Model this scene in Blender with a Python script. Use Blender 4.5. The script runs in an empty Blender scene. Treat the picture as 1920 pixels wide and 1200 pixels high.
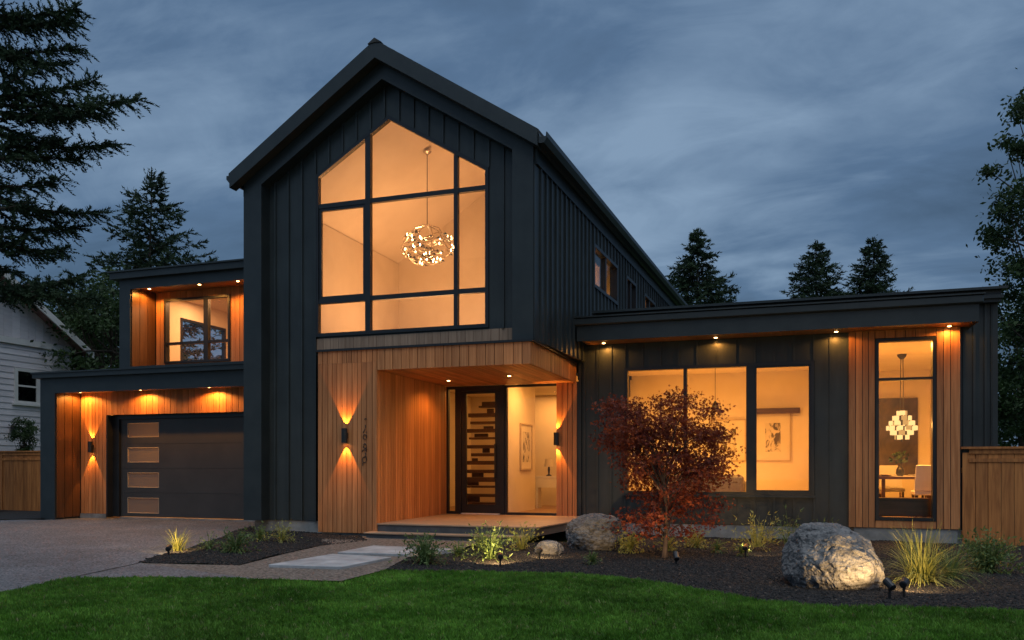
import bpy, bmesh, math, random
from mathutils import Vector, Matrix, noise as mnoise
R = math.radians
scene = bpy.context.scene
COL = scene.collection

# ------------------------------------------------------------------ camera
F, H, YAW = 1510.0, 1.18, math.atan(500 / 1510)      # focal length in photo pixels, eye height, turn to the facade
SN, CS = math.sin(YAW), math.cos(YAW)
cam = bpy.data.cameras.new('camera')
cam.sensor_width = 36; cam.lens = F / 1920 * 36; cam.shift_y = 276 / 1920
cam.clip_start = 0.05; cam.clip_end = 2000
cam_ob = bpy.data.objects.new('camera', cam); COL.objects.link(cam_ob)
cam_ob.location = (0, 0, H); cam_ob.rotation_euler = (R(90), 0, YAW)
scene.camera = cam_ob

# ------------------------------------------------------------------ sky, sun, exposure
world = bpy.data.worlds.new('World'); scene.world = world; world.use_nodes = True
SUN_EL, SUN_AZ = R(71), R(152)        # azimuth of the soft glow behind the photographer (clockwise from +Y)
def build_world():
    nt = world.node_tree; nt.nodes.clear(); N = nt.nodes.new; L = nt.links.new
    out = N('ShaderNodeOutputWorld'); bg = N('ShaderNodeBackground'); bg.inputs[1].default_value = 0.105
    sky = N('ShaderNodeTexSky'); sky.sky_type = 'NISHITA'; sky.sun_disc = False
    sky.sun_elevation = R(4); sky.sun_rotation = SUN_AZ; sky.air_density = 1.2; sky.dust_density = 1.0; sky.ozone_density = 3
    tc = N('ShaderNodeTexCoord'); sep = N('ShaderNodeSeparateXYZ'); L(tc.outputs['Generated'], sep.inputs[0])
    mx = N('ShaderNodeMath'); mx.operation = 'MAXIMUM'; mx.inputs[1].default_value = 0.0; L(sep.outputs[2], mx.inputs[0])
    ad = N('ShaderNodeMath'); ad.operation = 'ADD'; ad.inputs[1].default_value = 0.22; L(mx.outputs[0], ad.inputs[0])
    dx = N('ShaderNodeMath'); dx.operation = 'DIVIDE'; L(sep.outputs[0], dx.inputs[0]); L(ad.outputs[0], dx.inputs[1])
    dy = N('ShaderNodeMath'); dy.operation = 'DIVIDE'; L(sep.outputs[1], dy.inputs[0]); L(ad.outputs[0], dy.inputs[1])
    cb = N('ShaderNodeCombineXYZ'); L(dx.outputs[0], cb.inputs[0]); L(dy.outputs[0], cb.inputs[1])
    mp = N('ShaderNodeMapping'); mp.inputs['Rotation'].default_value = (0, 0, R(28)); mp.inputs['Scale'].default_value = (0.8, 1.45, 1)
    mp.inputs['Location'].default_value = (3.1, 1.4, 0); L(cb.outputs[0], mp.inputs[0])
    n1 = N('ShaderNodeTexNoise'); n1.inputs['Scale'].default_value = 0.9; n1.inputs['Detail'].default_value = 7
    n1.inputs['Roughness'].default_value = 0.52; n1.inputs['Distortion'].default_value = 0.5; L(mp.outputs[0], n1.inputs['Vector'])
    rp = N('ShaderNodeValToRGB'); e = rp.color_ramp.elements
    e[0].position = 0.34; e[0].color = (0.54, 0.96, 1.66, 1)
    e[1].position = 0.67; e[1].color = (2.35, 3.4, 4.85, 1)
    m = e.new(0.5); m.color = (0.98, 1.68, 2.85, 1)
    n2 = N('ShaderNodeTexNoise'); n2.inputs['Scale'].default_value = 2.6; n2.inputs['Detail'].default_value = 8
    n2.inputs['Roughness'].default_value = 0.6; n2.inputs['Distortion'].default_value = 1.1; L(mp.outputs[0], n2.inputs['Vector'])
    m2 = N('ShaderNodeMath'); m2.operation = 'MULTIPLY_ADD'; m2.inputs[1].default_value = 0.30; m2.inputs[2].default_value = -0.15; L(n2.outputs['Fac'], m2.inputs[0])
    m3 = N('ShaderNodeMath'); m3.operation = 'ADD'; L(n1.outputs['Fac'], m3.inputs[0]); L(m2.outputs[0], m3.inputs[1])
    L(m3.outputs[0], rp.inputs[0])
    mix = N('ShaderNodeMix'); mix.data_type = 'RGBA'; mix.inputs[0].default_value = 0.86
    L(sky.outputs[0], mix.inputs[6]); L(rp.outputs[0], mix.inputs[7])
    L(mix.outputs[2], bg.inputs[0]); L(bg.outputs[0], out.inputs[0])
build_world()
sun = bpy.data.lights.new('sun', 'SUN'); sun.energy = 1.6; sun.angle = R(70); sun.color = (0.93, 0.97, 1.0)
sun_ob = bpy.data.objects.new('sun', sun); COL.objects.link(sun_ob)
sv = Vector((math.sin(SUN_AZ) * math.cos(SUN_EL), math.cos(SUN_AZ) * math.cos(SUN_EL), math.sin(SUN_EL)))
sun_ob.rotation_euler = sv.to_track_quat('Z', 'Y').to_euler()
vs = scene.view_settings
vs.view_transform = 'Standard'; vs.look = 'None'; vs.exposure = 0; vs.gamma = 1; vs.use_curve_mapping = False
cy = scene.cycles
cy.use_denoising = True; cy.max_bounces = 8; cy.diffuse_bounces = 4; cy.glossy_bounces = 3
cy.transparent_max_bounces = 24; cy.transmission_bounces = 4; cy.caustics_reflective = False; cy.caustics_refractive = False
cy.sample_clamp_indirect = 6

# ------------------------------------------------------------------ from the photograph's pixels to places on planes
def D(px):
    a = (px - 960) / F
    return -SN + a * CS, CS + a * SN
def onY(px, py, Y):
    dx, dy = D(px); t = Y / dy
    return Vector((t * dx, Y, H + (876 - py) / F * t))
def onX(px, py, X):
    dx, dy = D(px); t = X / dx
    return Vector((X, t * dy, H + (876 - py) / F * t))
def gnd(px, py, z=0.0):
    t = (H - z) * F / (py - 876); dx, dy = D(px)
    return Vector((t * dx, t * dy, z))
def atd(px, py, t):
    dx, dy = D(px)
    return Vector((t * dx, t * dy, H + (876 - py) / F * t))

# ------------------------------------------------------------------ mesh helpers
class MB:
    def __init__(s): s.v = []; s.f = []
    def add(s, vs, fs):
        o = len(s.v); s.v += [tuple(p) for p in vs]; s.f += [tuple(i + o for i in f) for f in fs]
    def box(s, a, b):
        x0, x1 = sorted((a[0], b[0])); y0, y1 = sorted((a[1], b[1])); z0, z1 = sorted((a[2], b[2]))
        s.add([(x0,y0,z0),(x1,y0,z0),(x1,y1,z0),(x0,y1,z0),(x0,y0,z1),(x1,y0,z1),(x1,y1,z1),(x0,y1,z1)],
              [(0,3,2,1),(4,5,6,7),(0,1,5,4),(1,2,6,5),(2,3,7,6),(3,0,4,7)])
        return s
    def loft(s, a, b):                       # two closed loops of equal length, capped
        n = len(a)
        s.add(list(a) + list(b), [tuple(range(n))[::-1], tuple(range(n, 2*n))] + [(i, (i+1) % n, n + (i+1) % n, n + i) for i in range(n)])
        return s
    def prism(s, poly, mp, d0, d1): return s.loft([mp(u, v, d0) for u, v in poly], [mp(u, v, d1) for u, v in poly])
    def tube(s, pts, rad, n=6, cap=True):
        pts = [Vector(p) for p in pts]; m = len(pts)
        if not hasattr(rad, '__len__'): rad = [rad] * m
        o = len(s.v); ref = Vector((0.13, 0.31, 0.94))
        for i, p in enumerate(pts):
            t = (pts[min(i+1, m-1)] - pts[max(i-1, 0)]).normalized()
            r = ref if abs(t.dot(ref)) < .93 else Vector((1, 0, 0))
            a = t.cross(r).normalized(); b = t.cross(a)
            for k in range(n):
                q = 2 * math.pi * k / n
                s.v.append(tuple(p + (a * math.cos(q) + b * math.sin(q)) * rad[i]))
        for i in range(m - 1):
            for k in range(n):
                s.f.append((o+i*n+k, o+i*n+(k+1) % n, o+(i+1)*n+(k+1) % n, o+(i+1)*n+k))
        if cap:
            s.f.append(tuple(o+k for k in range(n))[::-1]); s.f.append(tuple(o+(m-1)*n+k for k in range(n)))
        return s
    def lathe(s, prof, c=(0,0,0), n=20):     # profile of (r, z)
        o = len(s.v)
        for r, z in prof:
            for k in range(n):
                q = 2*math.pi*k/n
                s.v.append((c[0] + max(r, 1e-4)*math.cos(q), c[1] + max(r, 1e-4)*math.sin(q), c[2] + z))
        for i in range(len(prof)-1):
            for k in range(n):
                s.f.append((o+i*n+k, o+i*n+(k+1) % n, o+(i+1)*n+(k+1) % n, o+(i+1)*n+k))
        s.f.append(tuple(o+k for k in range(n))[::-1]); s.f.append(tuple(o+(len(prof)-1)*n+k for k in range(n)))
        return s
BASE = {}
def base_of(o):
    while o is not None:
        if o.name in BASE: return BASE[o.name]
        o = o.parent
    return Vector((0, 0, 0))
def mk(name, mb, mat, parent=None, loc=None, normals=True, smooth=False, bevel=0):
    b = Vector(loc) if loc is not None else base_of(parent)
    me = bpy.data.meshes.new(name)
    me.from_pydata([(p[0]-b.x, p[1]-b.y, p[2]-b.z) for p in mb.v], [], mb.f)
    if normals:
        bm = bmesh.new(); bm.from_mesh(me); bmesh.ops.recalc_face_normals(bm, faces=bm.faces)
        if bevel: bmesh.ops.bevel(bm, geom=list(bm.edges), offset=bevel, segments=1, affect='EDGES', clamp_overlap=True)
        bm.to_mesh(me); bm.free()
    if smooth:
        me.polygons.foreach_set('use_smooth', [True] * len(me.polygons))
    if mat: me.materials.append(mat)
    o = bpy.data.objects.new(name, me); COL.objects.link(o)
    if parent is not None: o.parent = parent
    elif loc is not None:
        o.location = b; BASE[o.name] = b
    return o
def tag(o, label=None, cat=None, group=None, kind=None):
    if label: o['label'] = label
    if cat: o['category'] = cat
    if group: o['group'] = group
    if kind: o['kind'] = kind
    return o
def thing(name, loc, label, cat, group=None):
    o = bpy.data.objects.new(name, None); COL.objects.link(o); o.empty_display_size = .2
    o.location = loc; BASE[o.name] = Vector(loc)
    return tag(o, label, cat, group)
def copy_tree(o, parent=None, loc=None, label=None):
    c = o.copy(); COL.objects.link(c)
    if parent is not None: c.parent = parent
    if loc is not None: c.location = loc; BASE[c.name] = Vector(loc)
    if label: c['label'] = label
    for ch in list(o.children): copy_tree(ch, c)
    return c

# ------------------------------------------------------------------ materials
def nodes(name):
    m = bpy.data.materials.new(name); m.use_nodes = True
    nt = m.node_tree; nt.nodes.clear()
    out = nt.nodes.new('ShaderNodeOutputMaterial')
    return m, nt, out
def pmat(name, c1, c2=None, rough=.6, scale=(4,4,4), detail=5, lo=.35, hi=.65, bump=0, bscale=None, rand=0, metal=0, coat=0, spec=.5, dist=0, bdist=.01, tex='noise', trans=0, geo=False, stain=None):
    """Principled surface: two colours mixed by noise in object space, per-object random brightness, bump."""
    m, nt, out = nodes(name); N = nt.nodes.new; L = nt.links.new
    b = N('ShaderNodeBsdfPrincipled'); L(b.outputs[0], out.inputs[0])
    b.inputs['Roughness'].default_value = rough; b.inputs['Metallic'].default_value = metal
    b.inputs['Specular IOR Level'].default_value = spec; b.inputs['Coat Weight'].default_value = coat
    c2 = c2 or tuple(x * 1.25 for x in c1)
    tc = N('ShaderNodeTexCoord'); mp = N('ShaderNodeMapping'); mp.inputs['Scale'].default_value = scale
    oi = N('ShaderNodeObjectInfo')
    sh = N('ShaderNodeVectorMath'); sh.operation = 'SCALE'; sh.inputs[0].default_value = (37, 53, 29); L(oi.outputs['Random'], sh.inputs['Scale'])
    av = N('ShaderNodeVectorMath'); L(tc.outputs['Object'], av.inputs[0]); L(sh.outputs[0], av.inputs[1])
    L((N('ShaderNodeNewGeometry').outputs['Position'] if geo else av.outputs[0]), mp.inputs[0])
    if tex == 'voronoi':
        n = N('ShaderNodeTexVoronoi'); n.inputs['Scale'].default_value = 1; L(mp.outputs[0], n.inputs['Vector'])
        sp = N('ShaderNodeSeparateColor'); L(n.outputs['Color'], sp.inputs[0]); fac = sp.outputs[0]; hgt = n.outputs['Distance']
    else:
        n = N('ShaderNodeTexNoise'); n.inputs['Scale'].default_value = 1; n.inputs['Detail'].default_value = detail
        n.inputs['Roughness'].default_value = .6; n.inputs['Distortion'].default_value = dist; L(mp.outputs[0], n.inputs['Vector'])
        fac = n.outputs['Fac']; hgt = n.outputs['Fac']
    r = N('ShaderNodeValToRGB'); r.color_ramp.elements[0].position = lo; r.color_ramp.elements[1].position = hi
    r.color_ramp.elements[0].color = (*c1, 1); r.color_ramp.elements[1].color = (*c2, 1); L(fac, r.inputs[0])
    col = r.outputs[0]
    if rand:
        mr = N('ShaderNodeMapRange'); mr.inputs[3].default_value = 1 - rand; mr.inputs[4].default_value = 1 + rand; L(oi.outputs['Random'], mr.inputs[0])
        mu = N('ShaderNodeVectorMath'); mu.operation = 'SCALE'; L(col, mu.inputs[0]); L(mr.outputs[0], mu.inputs['Scale']); col = mu.outputs[0]
    if stain:                              # weather marks with a shape of their own
        ns = N('ShaderNodeTexNoise'); ns.inputs['Scale'].default_value = stain[0]; ns.inputs['Detail'].default_value = 6; ns.inputs['Roughness'].default_value = .65
        L((N('ShaderNodeNewGeometry').outputs['Position'] if geo else tc.outputs['Object']), ns.inputs['Vector'])
        ms = N('ShaderNodeMapRange'); ms.inputs[1].default_value = .36; ms.inputs[2].default_value = .64; ms.inputs[3].default_value = 1 - stain[1]; ms.inputs[4].default_value = 1 + stain[1]*.6; L(ns.outputs['Fac'], ms.inputs[0])
        m_ = N('ShaderNodeVectorMath'); m_.operation = 'SCALE'; L(col, m_.inputs[0]); L(ms.outputs[0], m_.inputs['Scale']); col = m_.outputs[0]
    L(col, b.inputs['Base Color'])
    if trans:                              # leaves let some light through
        t = N('ShaderNodeBsdfTranslucent'); L(col, t.inputs[0]); mx = N('ShaderNodeMixShader'); mx.inputs[0].default_value = trans
        L(b.outputs[0], mx.inputs[1]); L(t.outputs[0], mx.inputs[2]); L(mx.outputs[0], out.inputs[0])
    if bump:
        bp = N('ShaderNodeBump'); bp.inputs['Strength'].default_value = bump; bp.inputs['Distance'].default_value = bdist
        if bscale:
            n2 = N('ShaderNodeTexNoise'); n2.inputs['Scale'].default_value = bscale; n2.inputs['Detail'].default_value = 6; L(av.outputs[0], n2.inputs['Vector']); hgt = n2.outputs['Fac']
        L(hgt, bp.inputs['Height']); L(bp.outputs[0], b.inputs['Normal'])
    return m
def emit(name, c, s):
    m, nt, out = nodes(name); e = nt.nodes.new('ShaderNodeEmission'); e.inputs[0].default_value = (*c, 1); e.inputs[1].default_value = s
    nt.links.new(e.outputs[0], out.inputs[0]); return m
def glassmat(name, tint=(1,1,1), base=.05, rough=0.0):
    m, nt, out = nodes(name); N = nt.nodes.new; L = nt.links.new
    lw = N('ShaderNodeLayerWeight'); lw.inputs[0].default_value = .5
    pw = N('ShaderNodeMath'); pw.operation = 'POWER'; pw.inputs[1].default_value = 4; L(lw.outputs['Facing'], pw.inputs[0])
    ma = N('ShaderNodeMath'); ma.operation = 'MULTIPLY_ADD'; ma.inputs[1].default_value = .9; ma.inputs[2].default_value = base; L(pw.outputs[0], ma.inputs[0])
    t = N('ShaderNodeBsdfTransparent'); t.inputs[0].default_value = (*tint, 1)
    g = N('ShaderNodeBsdfGlossy'); g.inputs['Roughness'].default_value = rough
    mx = N('ShaderNodeMixShader'); L(ma.outputs[0], mx.inputs[0]); L(t.outputs[0], mx.inputs[1]); L(g.outputs[0], mx.inputs[2]); L(mx.outputs[0], out.inputs[0])
    return m
M = {}
CED1, CED2 = (.35, .125, .036), (.60, .262, .098)
M['siding'] = pmat('dark_siding_paint', (.018,.025,.0265), (.036,.046,.048), rough=.42, scale=(5,5,.5), bump=.35, bscale=4, rand=.16, bdist=.012, lo=.25, hi=.75, stain=(1.1,.25))
M['trim'] = pmat('dark_trim_metal', (.018,.025,.027), (.026,.034,.036), rough=.4, scale=(3,3,3), bump=.08, bscale=40, bdist=.002)
M['black'] = pmat('black_frame', (.012,.014,.016), (.018,.020,.022), rough=.35)
M['doorm'] = pmat('garage_door_metal', (.040,.040,.038), (.052,.051,.048), rough=.5, scale=(2,2,2), bump=.1, bscale=200, bdist=.001)
M['cedar'] = pmat('cedar_vertical', CED1, CED2, rough=.5, scale=(26,26,1.1), detail=7, lo=.3, hi=.72, bump=.25, rand=.22, dist=.6, bdist=.002)
M['cedar_y'] = pmat('cedar_along_depth', CED1, CED2, rough=.5, scale=(26,1.1,26), detail=7, lo=.3, hi=.72, bump=.25, rand=.22, dist=.6, bdist=.002)
M['cedar_x'] = pmat('cedar_along_width', CED1, CED2, rough=.5, scale=(1.1,26,26), detail=7, lo=.3, hi=.72, bump=.25, rand=.22, dist=.6, bdist=.002)
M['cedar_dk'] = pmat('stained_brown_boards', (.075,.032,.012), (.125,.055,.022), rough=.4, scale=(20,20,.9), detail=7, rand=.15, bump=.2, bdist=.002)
M['cedar_gr'] = pmat('weathered_cedar', (.26,.16,.10), (.36,.24,.16), rough=.6, scale=(26,26,1.1), detail=7, rand=.15, bump=.2, bdist=.002)
M['fence'] = pmat('fence_cedar', (.32,.112,.026), (.56,.22,.058), rough=.7, scale=(18,18,1.2), detail=7, rand=.16, bump=.3, bdist=.003, dist=.8)
M['soffit'] = pmat('soffit_boards', (.26,.11,.04), (.38,.18,.07), rough=.4, scale=(20,1,20), detail=7)
M['deck'] = pmat('deck_tile', (.30,.20,.13), (.42,.30,.20), rough=.45, scale=(2,26,26), rand=.1, bump=.15, bdist=.002)
M['stone_step'] = pmat('grey_step', (.055,.06,.066), (.085,.09,.098), rough=.6, scale=(6,6,6), bump=.15, bscale=80, bdist=.003)
M['concrete'] = pmat('concrete', (.20,.205,.20), (.29,.295,.285), rough=.85, scale=(3,3,5), stain=(1.6,.35), bump=.3, bscale=50, bdist=.004, detail=8)
M['paver'] = pmat('paver_concrete', (.30,.31,.32), (.40,.41,.42), rough=.8, stain=(3,.25), scale=(3,3,3), bump=.2, bscale=90, bdist=.002, detail=8)
M['plaster'] = pmat('cream_plaster', (.70,.62,.50), (.76,.68,.56), rough=.8, scale=(1.5,1.5,1.5))
M['ifloor'] = pmat('interior_floor', (.22,.12,.06), (.32,.19,.10), rough=.35, scale=(20,1.5,20))
M['white'] = pmat('white_paint', (.72,.70,.66), (.78,.76,.72), rough=.5)
M['sofa'] = pmat('grey_upholstery', (.20,.18,.16), (.26,.24,.21), rough=.9, scale=(30,30,30), bump=.2)
M['darkwood'] = pmat('dark_wood', (.045,.022,.012), (.075,.038,.02), rough=.35, scale=(2,20,20))
M['brown'] = pmat('brown_wall', (.11,.052,.012), (.15,.075,.02), rough=.6, scale=(2,2,2))
M['art'] = pmat('ink_print', (.62,.56,.46), (.10,.08,.06), rough=.7, scale=(7,7,4.5), lo=.50, hi=.60, detail=8, dist=1.2)
M['tan'] = pmat('tan_panel', (.50,.36,.20), (.56,.42,.24), rough=.6, scale=(2,2,2))
M['darkart'] = pmat('dark_painting', (.022,.018,.008), (.10,.075,.03), rough=.4, scale=(1.6,1.6,1.2), dist=1.5, detail=8)
M['paper'] = pmat('mat_board', (.66,.60,.50), (.70,.64,.54), rough=.8)
M['gilt'] = pmat('pale_frame', (.42,.33,.22), (.5,.4,.28), rough=.4)
M['glass'] = glassmat('window_glass', base=.025)
M['frost'] = pmat('frosted_pane', (.32,.285,.24), (.34,.30,.25), rough=.25, trans=.55, scale=(1,1,1))
M['chrome'] = pmat('silver_metal', (.55,.5,.42), (.62,.57,.5), rough=.25, metal=1)
M['bulb'] = emit('lamp_bulb', (1, .62, .28), 30)
M['bulb_soft'] = emit('lit_shade', (1, .58, .20), 1.5)
M['shade_dim'] = emit('dim_lit_shade', (1, .50, .14), .75)
M['disc'] = emit('downlight_lens', (1, .52, .17), 22)
M['agg'] = pmat('exposed_aggregate', (.036,.041,.048), (.175,.187,.205), rough=.75, scale=(52,52,52), stain=(.7,.28), tex='voronoi', lo=.1, hi=.95, bump=.6, bdist=.006)
M['agg_path'] = pmat('path_gravel', (.06,.05,.042), (.22,.185,.155), rough=.85, scale=(40,40,40), tex='voronoi', lo=.1, hi=.95, bump=.7, bdist=.008)
M['soil'] = pmat('dark_mulch', (.006,.006,.006), (.016,.014,.014), rough=.95, scale=(30,30,30), bump=.8, bscale=60, bdist=.02)
M['chip'] = pmat('bark_chip', (.006,.006,.0065), (.024,.021,.020), rough=.85, scale=(9,9,9), rand=.5)
M['turf'] = pmat('turf', (.025,.055,.010), (.045,.09,.018), rough=.9, scale=(9,9,9), bump=.5, bscale=80, bdist=.02)
M['blade'] = pmat('grass_blade', (.058,.165,.014), (.135,.300,.040), rough=.6, scale=(1.3,1.3,1.3), rand=.45, stain=(.45,.38), geo=True, detail=8, lo=.38, hi=.62, trans=.3, spec=.25)
M['rock'] = pmat('granite', (.055,.056,.06), (.25,.245,.24), rough=.9, scale=(7,7,16), detail=12, lo=.3, hi=.72, bump=1.0, bscale=20, bdist=.06, dist=.8)
M['bark'] = pmat('bark', (.035,.027,.02), (.08,.062,.045), rough=.9, scale=(12,12,3), bump=.6, bdist=.02)
M['bark2'] = pmat('maple_bark', (.028,.018,.014), (.055,.038,.03), rough=.85, scale=(30,30,8), bump=.4, bdist=.004)
M['fir'] = pmat('fir_needles', (.014,.030,.016), (.034,.062,.028), rough=.7, scale=(1.2,1.2,1.2), trans=.2, spec=.2)
M['leaf'] = pmat('green_leaves', (.022,.045,.016), (.055,.10,.032), rough=.6, scale=(1.5,1.5,1.5), trans=.3, spec=.3)
M['maple'] = pmat('red_maple_leaves', (.066,.010,.013), (.30,.070,.024), rough=.55, scale=(4,4,4), geo=True, trans=.35, spec=.3)
M['ygrass'] = pmat('yellow_green_grass', (.22,.24,.05), (.40,.40,.12), rough=.6, scale=(8,8,8), trans=.3)
M['ggrass'] = pmat('green_shrub_leaves', (.07,.12,.035), (.15,.23,.07), rough=.6, scale=(8,8,8), trans=.3)
M['nsiding'] = pmat('lilac_grey_clapboard', (.64,.60,.62), (.76,.72,.73), rough=.8, scale=(1.2,1.2,9), rand=.1, bump=.3, bdist=.004)
M['shingle'] = pmat('roof_shingle', (.025,.028,.03), (.05,.053,.055), rough=.9, scale=(8,8,8), bump=.4, bdist=.005)
M['nroof'] = pmat('neighbour_shingle', (.22,.12,.11), (.34,.20,.19), rough=.9, scale=(5,5,5), bump=.4)
M['brick'] = pmat('chimney_brick', (.14,.06,.05), (.20,.09,.07), rough=.9, scale=(6,6,14))
M['curtain'] = pmat('pale_curtain', (.34,.34,.36), (.46,.46,.48), rough=.9, scale=(24,24,.6))
WARM = (1.0, .435, .095)
WARMP = (1.0, .46, .17)
WARM2 = (1.0, .40, .07)
WARMW = (1.0, .40, .06)
def lamp(name, typ, loc, energy, parent=None, color=WARM, rot=None, aim=None, **kw):
    l = bpy.data.lights.new(name, typ); l.energy = energy; l.color = color
    for k, v in kw.items(): setattr(l, k, v)
    o = bpy.data.objects.new(name, l); COL.objects.link(o)
    b = base_of(parent) if parent else Vector((0,0,0))
    o.location = Vector(loc) - b
    if aim is not None: o.rotation_euler = (-Vector(aim)).to_track_quat('Z', 'Y').to_euler()
    elif rot: o.rotation_euler = rot
    if parent: o.parent = parent
    return o

# ------------------------------------------------------------------ ground
def poly_sheet(pts, z, cell=.25, hf=None):
    """grid-cut polygon sheet with gentle relief"""
    bm = bmesh.new()
    f = bm.faces.new([bm.verts.new((p[0], p[1], 0)) for p in pts])
    xs = [p[0] for p in pts]; ys = [p[1] for p in pts]
    if cell:
        for ax, (a, b) in ((0, (min(xs), max(xs))), (1, (min(ys), max(ys)))):
            n = int((b - a) / cell)
            for i in range(1, n + 1):
                co = [0, 0, 0]; no = [0, 0, 0]; co[ax] = a + i * cell; no[ax] = 1
                bmesh.ops.bisect_plane(bm, geom=bm.verts[:] + bm.edges[:] + bm.faces[:], plane_co=co, plane_no=no)
    for v in bm.verts: v.co.z = z + (hf(v.co.x, v.co.y) if hf else 0)
    bmesh.ops.triangulate(bm, faces=[f for f in bm.faces if len(f.verts) > 4])
    bmesh.ops.recalc_face_normals(bm, faces=bm.faces)
    for f in bm.faces:
        if f.normal.z < 0: f.normal_flip()
    return bm
def sheet_obj(name, bm, mat, kind='structure'):
    me = bpy.data.meshes.new(name); bm.to_mesh(me); bm.free(); me.materials.append(mat)
    me.polygons.foreach_set('use_smooth', [True] * len(me.polygons))
    o = bpy.data.objects.new(name, me); COL.objects.link(o); o['kind'] = kind
    return o
def nz(x, y, s, a): return mnoise.noise(Vector((x * s, y * s, 3.7))) * a
def G2(*pp): return [gnd(px, py)[:2] for px, py in pp]
bm = poly_sheet([(-250,-60),(250,-60),(250,400),(-250,400)], -.16, 0)
sheet_obj('ground', bm, M['turf'])
lawn_edge = G2((130,1082),(300,1080),(480,1083),(640,1087),(722,1066),(830,1067),(960,1071),(1090,1076),(1200,1085),(1310,1102),(1440,1124),(1560,1134),(1700,1138),(1920,1141))
lawn_pts = G2((-320,1200),(0,1110)) + lawn_edge + [(6.5,7.9),(6.5,1.5),(-9,1.5)]
def lawn_h(x, y): return nz(x, y, .5, .035) + nz(x, y, 2.2, .008)
lawn = sheet_obj('lawn', poly_sheet(lawn_pts, -.035, .25, lawn_h), M['turf'])
bed_edge = lawn_edge[4:]
bed_pts = bed_edge + [(6.5,7.9),(9,15.6),(-3.4,15.7),(-3.3,12.9),(-4.1,12.1)] + G2((872,1024),(862,1030),(770,1040))
def bed_h(x, y):
    t = max(0, min(1, (y - 9.5) / 5)); e = max(0, min(1, (x + 4.2) / 2.0))
    return -.10 * t * e + nz(x, y, .9, .03) + nz(x, y, 4, .012)
bed = sheet_obj('planting_bed', poly_sheet(bed_pts, -.03, .22, bed_h), M['soil'])
lbed_pts = G2((262,1054),(450,1058),(520,1040),(600,1022),(690,1012.5)) + [(-6.9,12.4),(-9.2,12.9)] + G2((470,986),(400,1012))
def lbed_h(x, y): return .015 + nz(x, y, 1.2, .03) + nz(x, y, 4, .012)
lbed = sheet_obj('planting_bed', poly_sheet(lbed_pts, -.015, .18, lbed_h), M['soil'])
drive_pts = G2((0,1110),(130,1082),(300,1080),(480,1083),(262,1054),(400,1012),(470,986)) + [(-9.25,15.3),(-15.4,15.3),(-15.75,14.0),(-16.3,13.9),(-17.6,12.6),(-34,11.2),(-34,4.2)] + G2((-320,1200),)
# the driveway runs slightly under lawn and bed edges
dm = [Vector((p[0], p[1])) for p in drive_pts]
drv = sheet_obj('driveway', poly_sheet(dm, -.012, .6), M['agg'])
path_pts = G2((262,1054),(480,1083),(640,1087),(722,1066),(770,1040),(862,1030),(880,1022)) + [(-4.2,12.35),(-7.6,12.4)] + G2((600,1022),(520,1040),(450,1058))
sheet_obj('path', poly_sheet(path_pts, -.012, .4), M['agg_path'])
sb = poly_sheet([(-17.6,12.6),(-16.3,13.9),(-15.9,14.0),(-15.9,17.5),(-34,17.5),(-34,11.2)], .0, .4, lambda x, y: nz(x, y, 1, .03))
sheet_obj('planting_bed', sb, M['soil'])
# concrete drive joint: recessed dark strip is real: a narrow groove sheet
mbj = MB(); a = gnd(262,1054); b2 = gnd(130,1082)
dirv = (b2 - a).normalized(); nv = Vector((-dirv.y, dirv.x, 0)) * .008
mbj.loft([a+nv+Vector((0,0,-.010)), a-nv+Vector((0,0,-.010)), b2-nv+Vector((0,0,-.010)), b2+nv+Vector((0,0,-.010))],
         [a+nv+Vector((0,0,-.0075)), a-nv+Vector((0,0,-.0075)), b2-nv+Vector((0,0,-.0075)), b2+nv+Vector((0,0,-.0075))])
tag(mk('joint_strip', mbj, M['soil']), kind='structure')
for i, q in enumerate((((503,1057),(640,1061),(734,1043),(623,1037)), ((633,1034),(765,1037.5),(862,1028),(700,1021.5)))):
    pts = [gnd(*p, z=.03) for p in q]
    mb = MB().loft([(p.x, p.y, -.05) for p in pts], [(p.x, p.y, .022) for p in pts])
    c = sum(pts, Vector()) / 4; c.z = 0
    o = mk('paving_slab', mb, M['paver'], loc=c, bevel=.006)
    tag(o, ['pale concrete paving slab nearest the lawn on the gravel path', 'pale concrete paving slab just below the porch steps'][i], 'paving slab', 'paving slabs on the path')

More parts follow.
